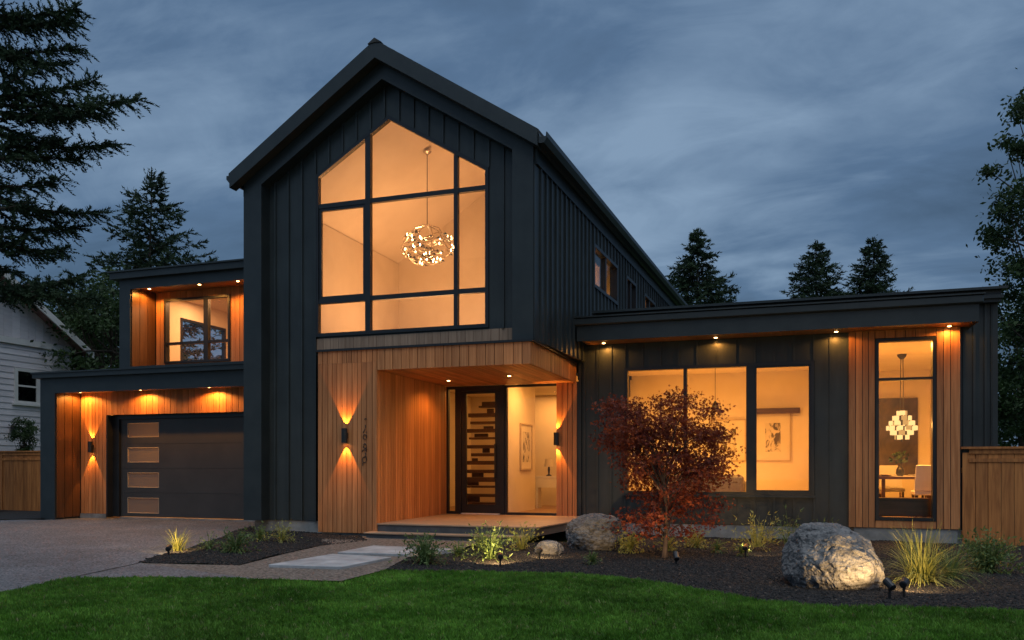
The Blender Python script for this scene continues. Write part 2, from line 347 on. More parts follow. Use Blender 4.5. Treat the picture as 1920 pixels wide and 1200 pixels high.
# scatter of blades and chips (stuff)
def scatter(name, surf, src_mb, mat, dens, smin, smax, tilt, seed, keep):
    sm = bpy.data.meshes.new(name + '_piece'); sm.from_pydata(src_mb.v, [], src_mb.f); sm.materials.append(mat)
    so = bpy.data.objects.new(name + '_piece', sm)                 # source only, not linked to the scene
    bm = bmesh.new(); bm.from_mesh(surf.data)
    bmesh.ops.delete(bm, geom=[f for f in bm.faces if not keep(f.calc_center_median())], context='FACES')
    me = bpy.data.meshes.new(name); bm.to_mesh(me); bm.free()
    o = bpy.data.objects.new(name, me); COL.objects.link(o); o['kind'] = 'stuff'
    ng = bpy.data.node_groups.new(name + '_scatter', 'GeometryNodeTree'); N = ng.nodes.new; L = ng.links.new
    ng.interface.new_socket('Geometry', in_out='INPUT', socket_type='NodeSocketGeometry')
    ng.interface.new_socket('Geometry', in_out='OUTPUT', socket_type='NodeSocketGeometry')
    gi = N('NodeGroupInput'); go = N('NodeGroupOutput')
    dp = N('GeometryNodeDistributePointsOnFaces'); dp.inputs['Density'].default_value = dens; dp.inputs['Seed'].default_value = seed
    ip = N('GeometryNodeInstanceOnPoints'); oi = N('GeometryNodeObjectInfo'); oi.inputs['Object'].default_value = so; oi.inputs['As Instance'].default_value = True
    rv = N('FunctionNodeRandomValue'); rv.data_type = 'FLOAT_VECTOR'; rv.inputs[0].default_value = (-tilt, -tilt, 0); rv.inputs[1].default_value = (tilt, tilt, 6.283)
    rs = N('FunctionNodeRandomValue'); rs.data_type = 'FLOAT'; rs.inputs[2].default_value = smin; rs.inputs[3].default_value = smax; rs.inputs['Seed'].default_value = 5
    L(gi.outputs[0], dp.inputs[0]); L(dp.outputs[0], ip.inputs['Points']); L(oi.outputs['Geometry'], ip.inputs['Instance'])
    L(rv.outputs[0], ip.inputs['Rotation']); L(rs.outputs[1], ip.inputs['Scale']); L(ip.outputs[0], go.inputs[0])
    md = o.modifiers.new('scatter', 'NODES'); md.node_group = ng
    return o
random.seed(4)
gb = MB()
for i in range(9):
    x, y = random.uniform(-.022,.022), random.uniform(-.022,.022); a = random.uniform(0, 6.28); h = random.uniform(.020,.042); w = .0030
    lx, ly = random.uniform(-.02,.02), random.uniform(-.02,.02); c, s = math.cos(a)*w, math.sin(a)*w
    gb.add([(x-c,y-s,-.004),(x+c,y+s,-.004),(x+c*.8+lx*.4,y+s*.8+ly*.4,h*.6),(x-c*.8+lx*.4,y-s*.8+ly*.4,h*.6),(x+lx,y+ly,h)], [(0,1,2,3),(3,2,4)])
def in_view(c, m=60):
    d = -c.x*SN + c.y*CS; r = c.x*CS + c.y*SN
    if d < 4.6: return False
    px = 960 + F * r / d
    return -m < px < 1920 + m
scatter('grass', lawn, gb, M['blade'], 1900, .65, 1.35, .3, 3, in_view)
cbm = MB(); cbm.loft([(-.02,-.006,-.004),(.018,-.008,-.004),(.024,.004,-.003),(-.012,.008,-.004)], [(-.018,-.005,.004),(.016,-.006,.006),(.02,.003,.005),(-.011,.006,.004)])
dry = pmat('dry_blade', (.13,.17,.05), (.26,.27,.11), rough=.7, scale=(1,1,1), rand=.4, trans=.25)
scatter('grass', lawn, gb, dry, 70, .6, 1.35, .5, 15, in_view)
scatter('mulch', bed, cbm, M['chip'], 900, .5, 1.3, .6, 7, in_view)
chip2 = pmat('pale_bark_chip', (.06,.045,.035), (.14,.11,.085), rough=.85, scale=(9,9,9), rand=.5)
scatter('mulch', bed, cbm, chip2, 55, .4, 1.0, .6, 21, in_view); scatter('mulch', lbed, cbm, chip2, 70, .4, 1.0, .6, 22, in_view)
scatter('mulch', lbed, cbm, M['chip'], 900, .5, 1.3, .6, 9, in_view)
pb = MB(); pb.lathe([(.2,-.6),(.8,-.35),(1,.0),(.75,.4),(.2,.6)], n=6); pb.v = [(x*.011, y*.008, z*.006) for x, y, z in pb.v]

# ------------------------------------------------------------------ the house
house = thing('house', (-5, 15, 0), 'black two storey house with steep gable, cedar porch and glowing amber windows', 'house')
def mpY(Y): return lambda u, v, d: (u, Y - d, v)
def mpX(X): return lambda u, v, d: (X + d, u, v)
def mpXn(X): return lambda u, v, d: (X - d, u, v)
def mpZ(Z): return lambda u, v, d: (u, v, Z - d)           # facing down; u = x, v = y
def mpUp(Z): return lambda u, v, d: (u, v, Z + d)
def const(c): return lambda u: c
def span(a, b, step):
    n = max(1, round((b - a) / step)); return [a + (b - a) * i / n for i in range(n + 1)]
def jitter(us, a, seed):
    rr = random.Random(seed); return [us[0]] + [u + rr.uniform(-a, a) for u in us[1:-1]] + [us[-1]]
def strip_poly(u0, u1, lo, hi, kinks):
    ks = [k for k in kinks if u0 + 1e-4 < k < u1 - 1e-4]
    bot = [u0] + ks + [u1]; return [(u, lo(u)) for u in bot] + [(u, hi(u)) for u in reversed(bot)]
def boards(name, parent, mat, us, lo, hi, mp, th=.02, gap=.0055, rib=0, ribw=.018, kinks=(), base=0.0, rnd=0.0):
    rr = random.Random(int(abs(us[0]*91 + us[-1]*37)) + len(us))
    for u0, u1 in zip(us, us[1:]):
        if max(hi(u0) - lo(u0), hi(u1) - lo(u1)) < .015: continue
        mb = MB(); t = th + rr.uniform(0, rnd)
        mb.prism(strip_poly(u0 + gap, u1 - gap, lo, hi, kinks), mp, base, base + t)
        if rib:
            a, b = u1 - ribw, u1 + ribw
            if b < us[-1] + .05: mb.prism(strip_poly(a, b, lambda u: lo(min(max(u, us[0]), us[-1])), lambda u: hi(min(max(u, us[0]), us[-1])), kinks), mp, base + t - .001, base + t + rib)
        mk(name, mb, mat, parent)
def shell(name, parent, mat, us, segs, mp, d0, d1, kinks=()):
    """wall body: one mesh; segs(u0,u1) -> list of (lo, hi) functions"""
    mb = MB()
    for u0, u1 in zip(us, us[1:]):
        for lo, hi in segs(u0, u1): mb.prism(strip_poly(u0, u1, lo, hi, kinks), mp, d0, d1)
    return mk(name, mb, mat, parent)
def bar(name, parent, mat, a, b, bevel=0): return mk(name, MB().box(a, b), mat, parent, bevel=bevel)

# --- levels
YP, YG, YR, YD = 12.40, 12.48, 12.74, 15.5             # pier, gable frame, recessed gable wall, entry and wing wall
XL, XR, XA = -9.32, -3.77, -6.53                         # gable sides and ridge
SLP = .655; ZR = 8.46
def roof_z(x): return ZR - SLP * abs(x - XA)
def inner_z(x): return 7.88 - .636 * abs(x + 6.50)
SK = .0456
def xs(y): return XR + SK * (y - YG)                    # long side wall of the gable block, slightly splayed
YB = 28.2
# gable frame: columns, raking band
mb = MB(); mp = mpY(YG)
mb.prism([(XL,.21),(-8.94,.21),(-8.94,inner_z(-8.94)),(XL,roof_z(XL)-.12)], mp, -.34, 0)
mb.prism([(-8.94,inner_z(-8.94)),(-6.5,7.88),(XA,ZR-.1),(XL,roof_z(XL)-.12)], mp, -.34, 0)
mb.prism([(-6.5,7.88),(-4.13,inner_z(-4.13)),(XR,roof_z(XR)-.12),(XA,ZR-.1)], mp, -.34, 0)
mb.prism([(-4.13,3.25),(XR,3.25),(XR,roof_z(XR)-.12),(-4.13,inner_z(-4.13))], mp, -.34, 0)
mk('gable_frame', mb, M['trim'], house)
# recessed gable wall with the pentagon window
WL, WR, WB, WA, WT = -7.95, -4.62, 3.53, -6.48, 7.34
def wtop(u): return WT - .607 * abs(u - WA)
def gsegs(u0, u1):
    if u0 >= WL - 1e-4 and u1 <= WR + 1e-4: return [(const(3.2), const(WB)), (wtop, lambda u: inner_z(u) + .1)]
    if u0 > WR - 1e-4: return [(const(3.2), lambda u: inner_z(u) + .1)]
    return [(const(.21), lambda u: inner_z(u) + .1)]
gw = shell('gable_wall', house, M['trim'], [-8.99, WL, WR, -4.08], gsegs, mpY(YR), -.12, 0, kinks=(WA, -6.5))
lw_us = [-8.94, -8.80, -8.52, -8.235, WL]
boards('siding_board', gw, M['siding'], lw_us, const(.21), inner_z, mpY(YR), rib=.03)
boards('siding_board', gw, M['siding'], [WR, -4.36, -4.13], const(3.5), inner_z, mpY(YR), rib=.03)
boards('siding_board', gw, M['siding'], span(WL, WR, .285), wtop, inner_z, mpY(YR), rib=.03, kinks=(WA, -6.5))
boards('cedar_board', gw, M['cedar_gr'], span(WL, -4.13, .155), const(3.25), const(3.5), mpY(YR), gap=.003)
# pentagon window
def poly_window(name, outer, Y, fw, depth, mat, parent, cols, rows, top, sill_z, vm, hm):
    w = MB(); mp = mpY(Y); n = len(outer)
    cx = sum(p[0] for p in outer)/n; cz = sum(p[1] for p in outer)/n
    def inset(d):
        res = []
        for i in range(n):
            p0, p1, p2 = Vector(outer[i-1]), Vector(outer[i]), Vector(outer[(i+1) % n])
            e1 = (p1-p0).normalized(); e2 = (p2-p1).normalized(); n1 = Vector((-e1.y, e1.x)); n2 = Vector((-e2.y, e2.x))
            m = (n1+n2).normalized(); res.append(tuple(p1 + m * d / max(.3, m.dot(n1))))
        return res
    inn = inset(fw)
    for i in range(n):
        j = (i+1) % n; w.prism([outer[i], outer[j], inn[j], inn[i]], mp, -.05, depth)
    o = mk(name, w, mat, parent)
    return o, inn
outer = [(WL,WB),(WR,WB),(WR,wtop(WR)),(WA,WT),(WL,wtop(WL))]
win, inn = poly_window('window', outer, YR, .062, .045, M['black'], house, 0,0,0,0,0,0)
def gtop(u): return wtop(u) - .062 * 1.17
vm = [(-6.89, .052), (-5.215, .036)]; hm = [(4.165, .042), (5.885, .040)]
for x, hw in vm:
    mk('mullion', MB().prism(strip_poly(x-hw, x+hw, const(WB+.06), gtop, ()), mpY(YR), -.045, .040), M['black'], win)
ucols = [(WL+.062, -6.89-.052), (-6.89+.052, -5.215-.036), (-5.215+.036, WR-.062)]
for z, hh in hm:
    for u0, u1 in ucols:
        mk('mullion', MB().box((u0, YR-.035, z-hh), (u1, YR+.04, z+hh)), M['black'], win)
def sash(u0, u1, z0, z1, Y, w, mat, parent, d=.02, name='sash'):
    m = MB(); m.box((u0,Y-d,z0),(u0+w,Y+.03,z1)); m.box((u1-w,Y-d,z0),(u1,Y+.03,z1)); m.box((u0+w,Y-d,z0),(u1-w,Y+.03,z0+w)); m.box((u0+w,Y-d,z1-w),(u1-w,Y+.03,z1))
    return mk(name, m, mat, parent)
sash(ucols[0][0], ucols[0][1], 4.165+.042, 5.885-.040, YR, .05, M['black'], win)
zr = [(WB+.062, 4.165-.042), (4.165+.042, 5.885-.04), (5.885+.04, None)]
for u0, u1 in ucols:
    for z0, z1 in zr:
        hi = gtop if z1 is None else const(z1)
        mk('pane', MB().prism(strip_poly(u0, u1, const(z0), hi, (WA,)), mpY(YR), -.012, -.006), M['glass'], win)
# roof of the gable block
mb = MB(); Y0r = 12.285; ncr = 18
for sgn in (-1, 1):
    xe0 = -9.50 if sgn < 0 else -3.62
    for i in range(ncr):
        a0, a1 = i/ncr, (i+1)/ncr + (.02 if i < ncr-1 else 0)
        def pt(t, y, dz):
            e = xe0 + (SK*(y-YG) if sgn > 0 else 0); r = XA + (SK*(y-YG)*.5 if sgn > 0 else 0)*0
            x = r + (e - r) * t; z = ZR - SLP * abs((xe0 - XA) * t)
            return Vector((x, y, z + dz))
        lift = .007
        lo_ = [pt(a0,Y0r,-.07), pt(a1,Y0r,-.07), pt(a1,YB+.3,-.07), pt(a0,YB+.3,-.07)]
        up_ = [pt(a0,Y0r,0), pt(a1,Y0r,lift), pt(a1,YB+.3,lift), pt(a0,YB+.3,0)]
        mb.loft(lo_, up_)
roof = mk('roof', mb, M['shingle'], house)
mb = MB(); mb.loft([(XA-.13,Y0r-.02,ZR-.06),(XA,Y0r-.02,ZR+.03),(XA+.13,Y0r-.02,ZR-.06),(XA,Y0r-.02,ZR-.05)], [(XA-.13,YB+.3,ZR-.06),(XA,YB+.3,ZR+.03),(XA+.13,YB+.3,ZR-.06),(XA,YB+.3,ZR-.05)])
mk('ridge_cap', mb, M['shingle'], roof)
mb = MB()
for sgn, xe in ((-1, -9.48), (1, -3.64)):
    p = lambda x, dz: (x, roof_z(x) + dz)
    mb.prism([p(xe,-.27), p(XA,-.30), p(XA,.002), p(xe,.002)] if sgn < 0 else [p(XA,-.30), p(xe,-.27), p(xe,.002), p(XA,.002)], mpY(YG), .002, .20)
mk('rake_trim', mb, M['trim'], roof)
# eave frieze, soffit and gutters along both long sides
def run(poly, x0f, y0, y1):                                # profile in (dx, z) swept from y0 to y1
    return MB().loft([(x0f(y0)+a, y0, z) for a, z in poly], [(x0f(y1)+a, y1, z) for a, z in poly])
ez = 6.47
mk('eave_trim', run([(-.02,ez-.36),(.05,ez-.36),(.05,ez-.10),(.17,ez-.06),(.17,ez+.02),(-.02,ez+.12)], xs, YG+.06, YB), M['trim'], roof)
mk('gutter', run([(.15,ez-.13),(.24,ez-.13),(.29,ez-.05),(.29,ez+.035),(.275,ez+.035),(.27,ez-.03),(.17,ez-.03),(.15,ez+.035)], xs, 12.30, YB+.2), M['trim'], roof)
xl = lambda y: XL
mk('eave_trim', run([(-.05,ez-.30),(.02,ez-.30),(.02,ez+.1),(-.15,ez+.0),(-.15,ez-.06),(-.05,ez-.10)], xl, YG+.06, YB), M['trim'], roof)
mk('gutter', run([(-.16,ez-.10),(-.21,ez-.10),(-.27,ez-.03),(-.27,ez+.035),(-.16,ez+.035)], xl, 12.34, YB+.2), M['trim'], roof)
# long side wall with three windows
def mpS(y, z, d): return (xs(y) + d, y, z)
def onS(px, py):
    dx, dy = D(px); t = (XR - SK * YG) / (dx - SK * dy)
    return t * dy, H + (876 - py) / F * t
sw = []
for (pa, ta), (pb_, tb), (pc, bc) in (((1110,441),(1155,487),(1112,539)), ((1171,505),(1190,525),(1171,574)), ((1205,543),(1226,562),(1205,578))):
    y0, z1 = onS(pa, ta); y1, z1b = onS(pb_, tb); _, z0 = onS(pc, bc)
    sw.append([y0, y1, max(z0, 4.35), (z1 + z1b) / 2])
zt = sum(w[3] for w in sw) / 3; zb_ = sw[0][2]
sw[1][3] = sw[2][3] = sw[0][3] = min(5.75, sw[0][3]); sw[1][2] = sw[2][2] = zb_
print('side windows', sw)
sus = [YG + .02, 15.52]
for y0, y1, a, b in sw: sus += [y0, y1]
sus.append(YB)
def inwin(u0, u1): 
    for w in sw:
        if u0 >= w[0] - 1e-4 and u1 <= w[1] + 1e-4: return w
def ssegs(u0, u1):
    w = inwin(u0, u1)
    lo = 3.25 if u1 < 15.6 else 2.9
    return [(const(lo), const(w[2])), (const(w[3]), const(ez))] if w else [(const(lo), const(ez))]
side = shell('side_wall', house, M['trim'], sus, ssegs, mpS, -.14, -.001)
for u0, u1 in zip(sus, sus[1:]):
    w = inwin(u0, u1); us = span(u0, u1, .285)
    zl = 3.25 if u1 < 15.6 else 3.3
    if w:
        boards('siding_board', side, M['siding'], us, const(zl), const(w[2]), mpS, th=.014, rib=.032)
        boards('siding_board', side, M['siding'], us, const(w[3]), const(ez-.37), mpS, th=.014, rib=.032)
    else: boards('siding_board', side, M['siding'], us, const(zl), const(ez-.37), mpS, th=.014, rib=.032)
for y0, y1, z0, z1 in sw:
    m = MB()
    for (a, b, c, d_) in ((y0,y0+.07,z0,z1),(y1-.07,y1,z0,z1),(y0+.07,y1-.07,z0,z0+.07),(y0+.07,y1-.07,z1-.07,z1)):
        m.prism([(a,c),(b,c),(b,d_),(a,d_)], mpS, -.06, .05)
    ym = (y0+y1)/2; m.prism([(ym-.04,z0+.07),(ym+.04,z0+.07),(ym+.04,z1-.07),(ym-.04,z1-.07)], mpS, -.055, .03)
    wo = mk('window', m, M['black'], house)
    for a, b in ((y0+.07, ym-.04), (ym+.04, y1-.07)):
        mk('pane', MB().prism([(a,z0+.07),(b,z0+.07),(b,z1-.07),(a,z1-.07)], mpS, -.03, -.024), M['glass'], wo)
# rear and left walls of the gable block (close the volume)
mb = MB(); mb.prism([(XL,-.1),(xs(YB),-.1),(xs(YB),ez),(XA,ZR-.08),(XL,ez)], mpY(YB), -.1, 0)
mk('rear_wall', mb, M['siding'], house)
lwall = bar('side_wall', house, M['siding'], (XL+.002,YG+.35,.21), (XL+.14,YB-.001,ez))
# foundation
for a, b in (((XL+.05,YR-.0,-.2),(-7.72,YR+.2,.205)), ((-7.66,YP+.05,-.2),(-6.6,YP+.35,.035)), ((-3.75,YD+.02,-.3),(3.45,YD+.2,.10)), ((1.26,15.45,-.3),(2.90,15.519,.112))):
    bar('foundation', house, M['concrete'], a, b)

# --- porch: pier, canopy, side wall, soffit
pier = mk('porch_pier', MB().box((-7.69,YP+.025,.04),(-6.575,15.3,2.845)).box((-7.69,YP+.025,2.847),(-6.575,15.4,3.2)), M['trim'], house)
boards('cedar_board', pier, M['cedar'], jitter(span(-7.71,-6.55,.098),.012,1), const(.04), const(2.99), mpY(YP+.022), th=.022, rnd=.003)
boards('cedar_board', pier, M['cedar'], jitter(span(YP+.022,15.45,.098),.01,2), const(.05), const(2.85), mpX(-6.572), th=.022, rnd=.003)
can = mk('porch_canopy', MB().box((-6.57,YP+.03,2.872),(-3.81,15.49,3.2)), M['trim'], house)
boards('cedar_board', can, M['cedar'], jitter(span(-7.71,-6.55,.098),.01,3), const(2.993), const(3.205), mpY(YP+.022), th=.022, rnd=.003)
boards('cedar_board', can, M['cedar_gr'] if 0 else M['cedar'], jitter(span(-6.547,-3.788,.152),.012,4), const(2.85), const(3.205), mpY(YP+.022), th=.022, rnd=.003)
boards('cedar_board', can, M['cedar'], jitter(span(YP+.024,15.46,.125),.012,5), const(2.85), const(3.205), mpX(-3.808), th=.022, rnd=.003)
boards('cedar_board', can, M['cedar_y'], jitter(span(-6.545,-3.83,.11),.008,6), const(YP+.024), const(15.46), mpZ(2.87), th=.018, rnd=.002)
bar('flashing', can, M['black'], (-7.76,YP-.03,3.207), (-3.74,YD-.02,3.245))
# deck and steps
zdk = .215
pr = [gnd(1000,987,z=zdk), gnd(1064,973,z=zdk)]
print('deck right', pr)
deck = mk('deck', MB().loft([(-6.545,12.42,.06),(-3.72,12.42,.06),(-3.35,15.3,.06),(-3.35,YD+.2,.06),(-6.545,YD+.2,.06)], [(-6.545,12.42,zdk-.022),(-3.72,12.42,zdk-.022),(-3.35,15.3,zdk-.022),(-3.35,YD+.2,zdk-.022),(-6.545,YD+.2,zdk-.022)]), M['stone_step'], house)
dy0 = 12.40
for i in range(20):
    a = dy0 + i * .155; b = a + .150
    f = lambda y: -3.69 + .34 * max(0, min(1, (y - 12.4) / 2.9))
    mk('deck_board', MB().loft([(-6.546,a,zdk-.021),(f(a),a,zdk-.021),(f(b),b,zdk-.021),(-6.546,b,zdk-.021)], [(-6.546,a,zdk),(f(a),a,zdk),(f(b),b,zdk),(-6.546,b,zdk)]), M['deck'], deck)
st = mk('step', MB().box((-6.62,12.16,-.14),(-3.85,12.398,.052)), M['stone_step'], house)
bar('tread', st, M['deck'], (-6.66,12.13,.054), (-3.83,12.41,.080), bevel=.004)
# entry wall: sidelight, door, big pane, cedar post
ent = MB()
def fr(m, u0, u1, z0, z1, w, Y, f, b): 
    m.box((u0,Y-f,z0),(u0+w,Y+b,z1)); m.box((u1-w,Y-f,z0),(u1,Y+b,z1)); m.box((u0+w,Y-f,z0),(u1-w,Y+b,z0+w)); m.box((u0+w,Y-f,z1-w),(u1-w,Y+b,z1))
zd1 = 2.848
w1 = MB(); fr(w1, -6.57, -6.31, zdk, zd1, .055, YD, .03, .05); sidel = mk('window', w1, M['black'], house)
mk('pane', MB().box((-6.515,YD+.005,zdk+.055),(-6.365,YD+.011,zd1-.055)), M['glass'], sidel)
w2 = MB(); w2.box((-6.305,YD-.05,zdk),(-6.22,YD+.08,zd1)); w2.box((-5.37,YD-.05,zdk),(-5.285,YD+.08,zd1)); w2.box((-6.22,YD-.05,zd1-.10),(-5.37,YD+.08,zd1))
door_fr = mk('door_frame', w2, M['black'], house)
w3 = MB(); x0, x1 = -6.215, -5.375; z0, z1 = zdk+.025, zd1-.105
g0, g1 = onY(875,0,YD).x, onY(929,0,YD).x; gz0, gz1 = onY(900,946,YD).z, onY(900,738,YD).z
w3.box((x0,YD-.03,z0),(g0,YD+.03,z1)); w3.box((g1,YD-.03,z0),(x1,YD+.03,z1)); w3.box((g0,YD-.03,z0),(g1,YD+.03,gz0)); w3.box((g0,YD-.03,gz1),(g1,YD+.03,z1))
door = mk('front_door', w3, M['black'], house)
mk('pane', MB().box((g0,YD-.003,gz0),(g1,YD+.003,gz1)), M['glass'], door)
mk('handle', MB().tube([(x1-.1,YD-.032,.95),(x1-.1,YD-.085,.95),(x1-.1,YD-.085,1.65),(x1-.1,YD-.032,1.65)], .012, 8), M['black'], door)
bar('threshold', house, M['white'], (-6.21,YD-.10,zdk+.001), (-5.38,YD-.031,zdk+.024))
w4 = MB(); fr(w4, -5.28, -4.07, zdk, zd1, .05, YD, .03, .05); bigp = mk('window', w4, M['black'], house)
mk('pane', MB().box((-5.23,YD+.005,zdk+.05),(-4.12,YD+.011,zd1-.05)), M['glass'], bigp)
post = bar('entry_post', house, M['trim'], (-4.066,YD-.02,zdk), (-3.70,YD+.1,2.87))
boards('cedar_board', post, M['cedar'], [-4.19,-4.07,-3.96,-3.86,-3.768], const(zdk), const(2.85), mpY(YD-.035), th=.022)

# --- wing: walls, window, bay, roof
WX0, WX1 = -3.74, 3.49
wl, wr, wb, wt = -2.83, .61, .665, 3.10
bl, br_, bb, bt = 1.61, 2.57, .25, 3.43
def wsegs(u0, u1):
    if u0 >= wl-1e-4 and u1 <= wr+1e-4: return [(const(.1), const(wb)), (const(wt), const(3.66))]
    if u0 >= bl-1e-4 and u1 <= br_+1e-4: return [(const(.1), const(bb)), (const(bt), const(3.66))]
    if u0 > 2.99: return [(const(.1), const(4.1))]
    return [(const(.1), const(3.66))]
wing = shell('wing_wall', house, M['trim'], [WX0, wl, wr, bl, br_, 3.0, WX1], wsegs, mpY(YD+.03), -.14, 0)
SD = mpY(YD+.029)
boards('siding_board', wing, M['siding'], [WX0+.06,-3.62,-3.37,-3.1,wl], const(.115), const(3.575), SD, th=.022, rib=.03)
boards('siding_board', wing, M['siding'], span(wl, wr, .33), const(wt), const(3.575), SD, th=.022, rib=.03)
boards('siding_board', wing, M['siding'], span(wl, wr, .33), const(.115), const(wb), SD, th=.022, rib=.03)
boards('siding_board', wing, M['siding'], [wr,.88,1.18], const(.115), const(3.575), SD, th=.022, rib=.03)
boards('siding_board', wing, M['siding'], [2.99,3.16,3.33,WX1-.06], const(.115), const(4.0), SD, th=.022, rib=.03)
bar('corner_trim', wing, M['trim'], (WX1-.06,YD-.03,.1), (WX1+.02,YD+.17,4.0))
bar('corner_trim', wing, M['trim'], (-3.74,YD-.03,.1), (-3.69,YD+.006,3.5))
bar('side_wall', house, M['siding'], (WX1-.12,YD+.171,.0), (WX1,24.2,4.05))
bar('rear_wall', house, M['siding'], (xs(24.1)+.05,24.05,.0), (WX1-.121,24.18,4.05))
w = MB(); fr(w, wl, wr, wb, wt, .06, YD, .04, .10)
lv = mk('window', w, M['black'], house)
for a, b in ((-1.71,-1.645), (-.57,-.42)): bar('mullion', lv, M['black'], (a,YD-.035,wb+.06), (b,YD+.09,wt-.06))
for a, b in ((wl+.06,-1.71), (-1.645,-.57), (-.42,wr-.06)): bar('pane', lv, M['glass'], (a,YD+.02,wb+.06), (b,YD+.026,wt-.06))
sash(-.42, wr-.06, wb+.06, wt-.06, YD, .035, M['black'], lv)
bar('sill', lv, M['trim'], (wl-.03,YD-.075,wb-.035), (wr+.03,YD-.002,wb-.002))
# cedar bay
bay = mk('cedar_bay', MB().box((1.19,15.45,.12),(bl-.001,YD+.005,3.57)).box((br_+.001,15.45,.12),(2.93,YD+.005,3.57)), M['trim'], house)
BY = mpY(15.45)
boards('cedar_board', bay, M['cedar'], [1.175,1.29,1.40,1.50,1.605], const(.12), const(3.575), BY, th=.022, rnd=.003)
boards('cedar_board', bay, M['cedar'], [2.575,2.68,2.79,2.94], const(.12), const(3.575), BY, th=.022, rnd=.003)
boards('cedar_board', bay, M['cedar'], span(1.607,2.573,.16), const(bt+.01), const(3.575), BY, th=.022, rnd=.003)
boards('cedar_board', bay, M['cedar'], [1.607,2.573], const(.12), const(bb-.005), BY, th=.022)
w = MB(); fr(w, bl+.002, br_-.002, bb, bt, .055, 15.45, .035, .12)
dw = mk('window', w, M['black'], house)
bar('mullion', dw, M['black'], (bl+.057,15.425,2.70), (br_-.057,15.55,2.74))
bar('pane', dw, M['glass'], (bl+.057,15.48,bb+.055), (br_-.057,15.486,2.70)); bar('pane', dw, M['glass'], (bl+.057,15.48,2.74), (br_-.057,15.486,bt-.055))
# lower eave: fascia, soffit, gutter ; upper parapet
YF = 14.76
wroof = mk('wing_roof', MB().box((-3.56,YF+.03,3.60),(3.06,YD+.0,3.94)).box((-3.3,YD+.16,3.67),(3.36,24.04,4.14)), M['trim'], house)
bar('soffit', wroof, M['soffit'], (-3.56,YF+.03,3.578), (3.06,YD+.0,3.598))
bar('fascia', wroof, M['trim'], (-3.60,YF,3.545), (3.08,YF+.028,3.83))
bar('fascia', wroof, M['trim'], (3.062,YF+.029,3.545), (3.09,YD-.001,3.83))
bar('gutter', wroof, M['trim'], (-3.74,YF-.07,3.832), (3.14,YF+.06,3.97), bevel=.02)
bar('gutter_lip', wroof, M['trim'], (-3.76,YF-.09,3.972), (3.16,YF+.05,3.995))
bar('parapet', wroof, M['trim'], (-3.36,15.32,3.945), (3.53,YD+.15,4.14))
bar('parapet', wroof, M['trim'], (-3.34,15.26,4.0), (3.55,15.318,4.06))
bar('coping', wroof, M['trim'], (-3.42,15.2,4.142), (3.60,YD+.2,4.185))
bar('coping', wroof, M['trim'], (3.38,YD+.201,4.142), (3.60,24.2,4.185))

# --- garage volume
GY, GB, GD = 14.10, 14.8, 15.02
gx0 = -15.97
gar = mk('garage_frame', MB().box((gx0,GY,-.05),(-15.61,GB+.3,3.2)), M['trim'], house)
bar('fascia', gar, M['trim'], (-15.608,GY,2.862), (-9.2,GY+.06,3.2))
bar('soffit', gar, M['soffit'], (-15.608,GY+.061,2.925), (-9.2,GB+.02,2.95))
bar('coping', gar, M['trim'], (-16.15,GY-.12,3.202), (XL+.01,GB+.4,3.30))
bar('coping', gar, M['trim'], (-16.17,GY-.15,3.302), (XL+.01,GB+.4,3.335))
bar('garage_roof', gar, M['trim'], (-16.1,GB+.401,2.96), (XL+.0,22.0,3.32))
bar('downpipe', gar, M['trim'], (-16.06,GY+.02,-.02), (-15.975,GY+.10,3.19))
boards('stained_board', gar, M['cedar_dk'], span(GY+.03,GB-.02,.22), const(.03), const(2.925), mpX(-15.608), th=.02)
mb = MB().box((-15.58,GB+.022,.02),(-14.85,GB+.16,2.95)).box((-14.85,GB+.022,2.41),(-9.32,GB+.16,2.95))
gwall = mk('garage_wall', mb, M['trim'], house)
boards('cedar_board', gwall, M['cedar'], jitter(span(-15.585,-14.83,.105),.01,11), const(.10), const(2.925), mpY(GB+.02), th=.02, rnd=.003)
boards('cedar_board', gwall, M['cedar'], jitter(span(-14.828,-9.35,.165),.015,12), const(2.39), const(2.925), mpY(GB+.02), th=.02, rnd=.003)
bar('plinth', gwall, M['concrete'], (-15.60,GB-.01,-.05), (-14.84,GB+.02,.095))
w = MB().box((-14.85,GB+.0,.02),(-14.80,GD+.1,2.385)).box((-14.80,GB+.16,2.30),(-9.4,GD+.1,2.405)).box((-14.80,GD-.06,.02),(-14.62,GD+.1,2.30))
mk('door_frame', w, M['black'], house)
gd = MB().box((-14.61,GD+.03,.02),(-9.4,GD+.05,2.30)); 
gd = MB()
px_l, px_r = -14.42, -13.52
gdoor = None
rows = [(.03,.585),(.592,1.15),(1.157,1.715),(1.722,2.295)]
first = True
pan_z = [onY(250,p,GD).z for p in (962,933, 914,886, 867,839, 820,793)]
for i, (a, b) in enumerate(rows):
    z0, z1 = pan_z[2*i], pan_z[2*i+1]
    z0 = max(z0, a+.03); z1 = min(z1, b-.03)
    m = MB(); m.box((-14.615,GD,a),(px_l,GD+.045,b)); m.box((px_r,GD,a),(-9.4,GD+.045,b)); m.box((px_l,GD,a),(px_r,GD+.045,z0)); m.box((px_l,GD,z1),(px_r,GD+.045,b)); m.box((-14.615,GD+.008,b-.003),(-9.4,GD+.044,b+.011))
    if gdoor is None:
        gdoor = bpy.data.objects.new('garage_door', None); COL.objects.link(gdoor); gdoor.parent = house
    mk('door_panel', m, M['doorm'], gdoor)
    mk('pane', MB().box((px_l+.012,GD+.02,z0+.012),(px_r-.012,GD+.026,z1-.012)), M['frost'], gdoor)
    m = MB(); fr(m, px_l, px_r, z0, z1, .009, GD, .005, .03); mk('pane_trim', m, M['gilt'], gdoor)
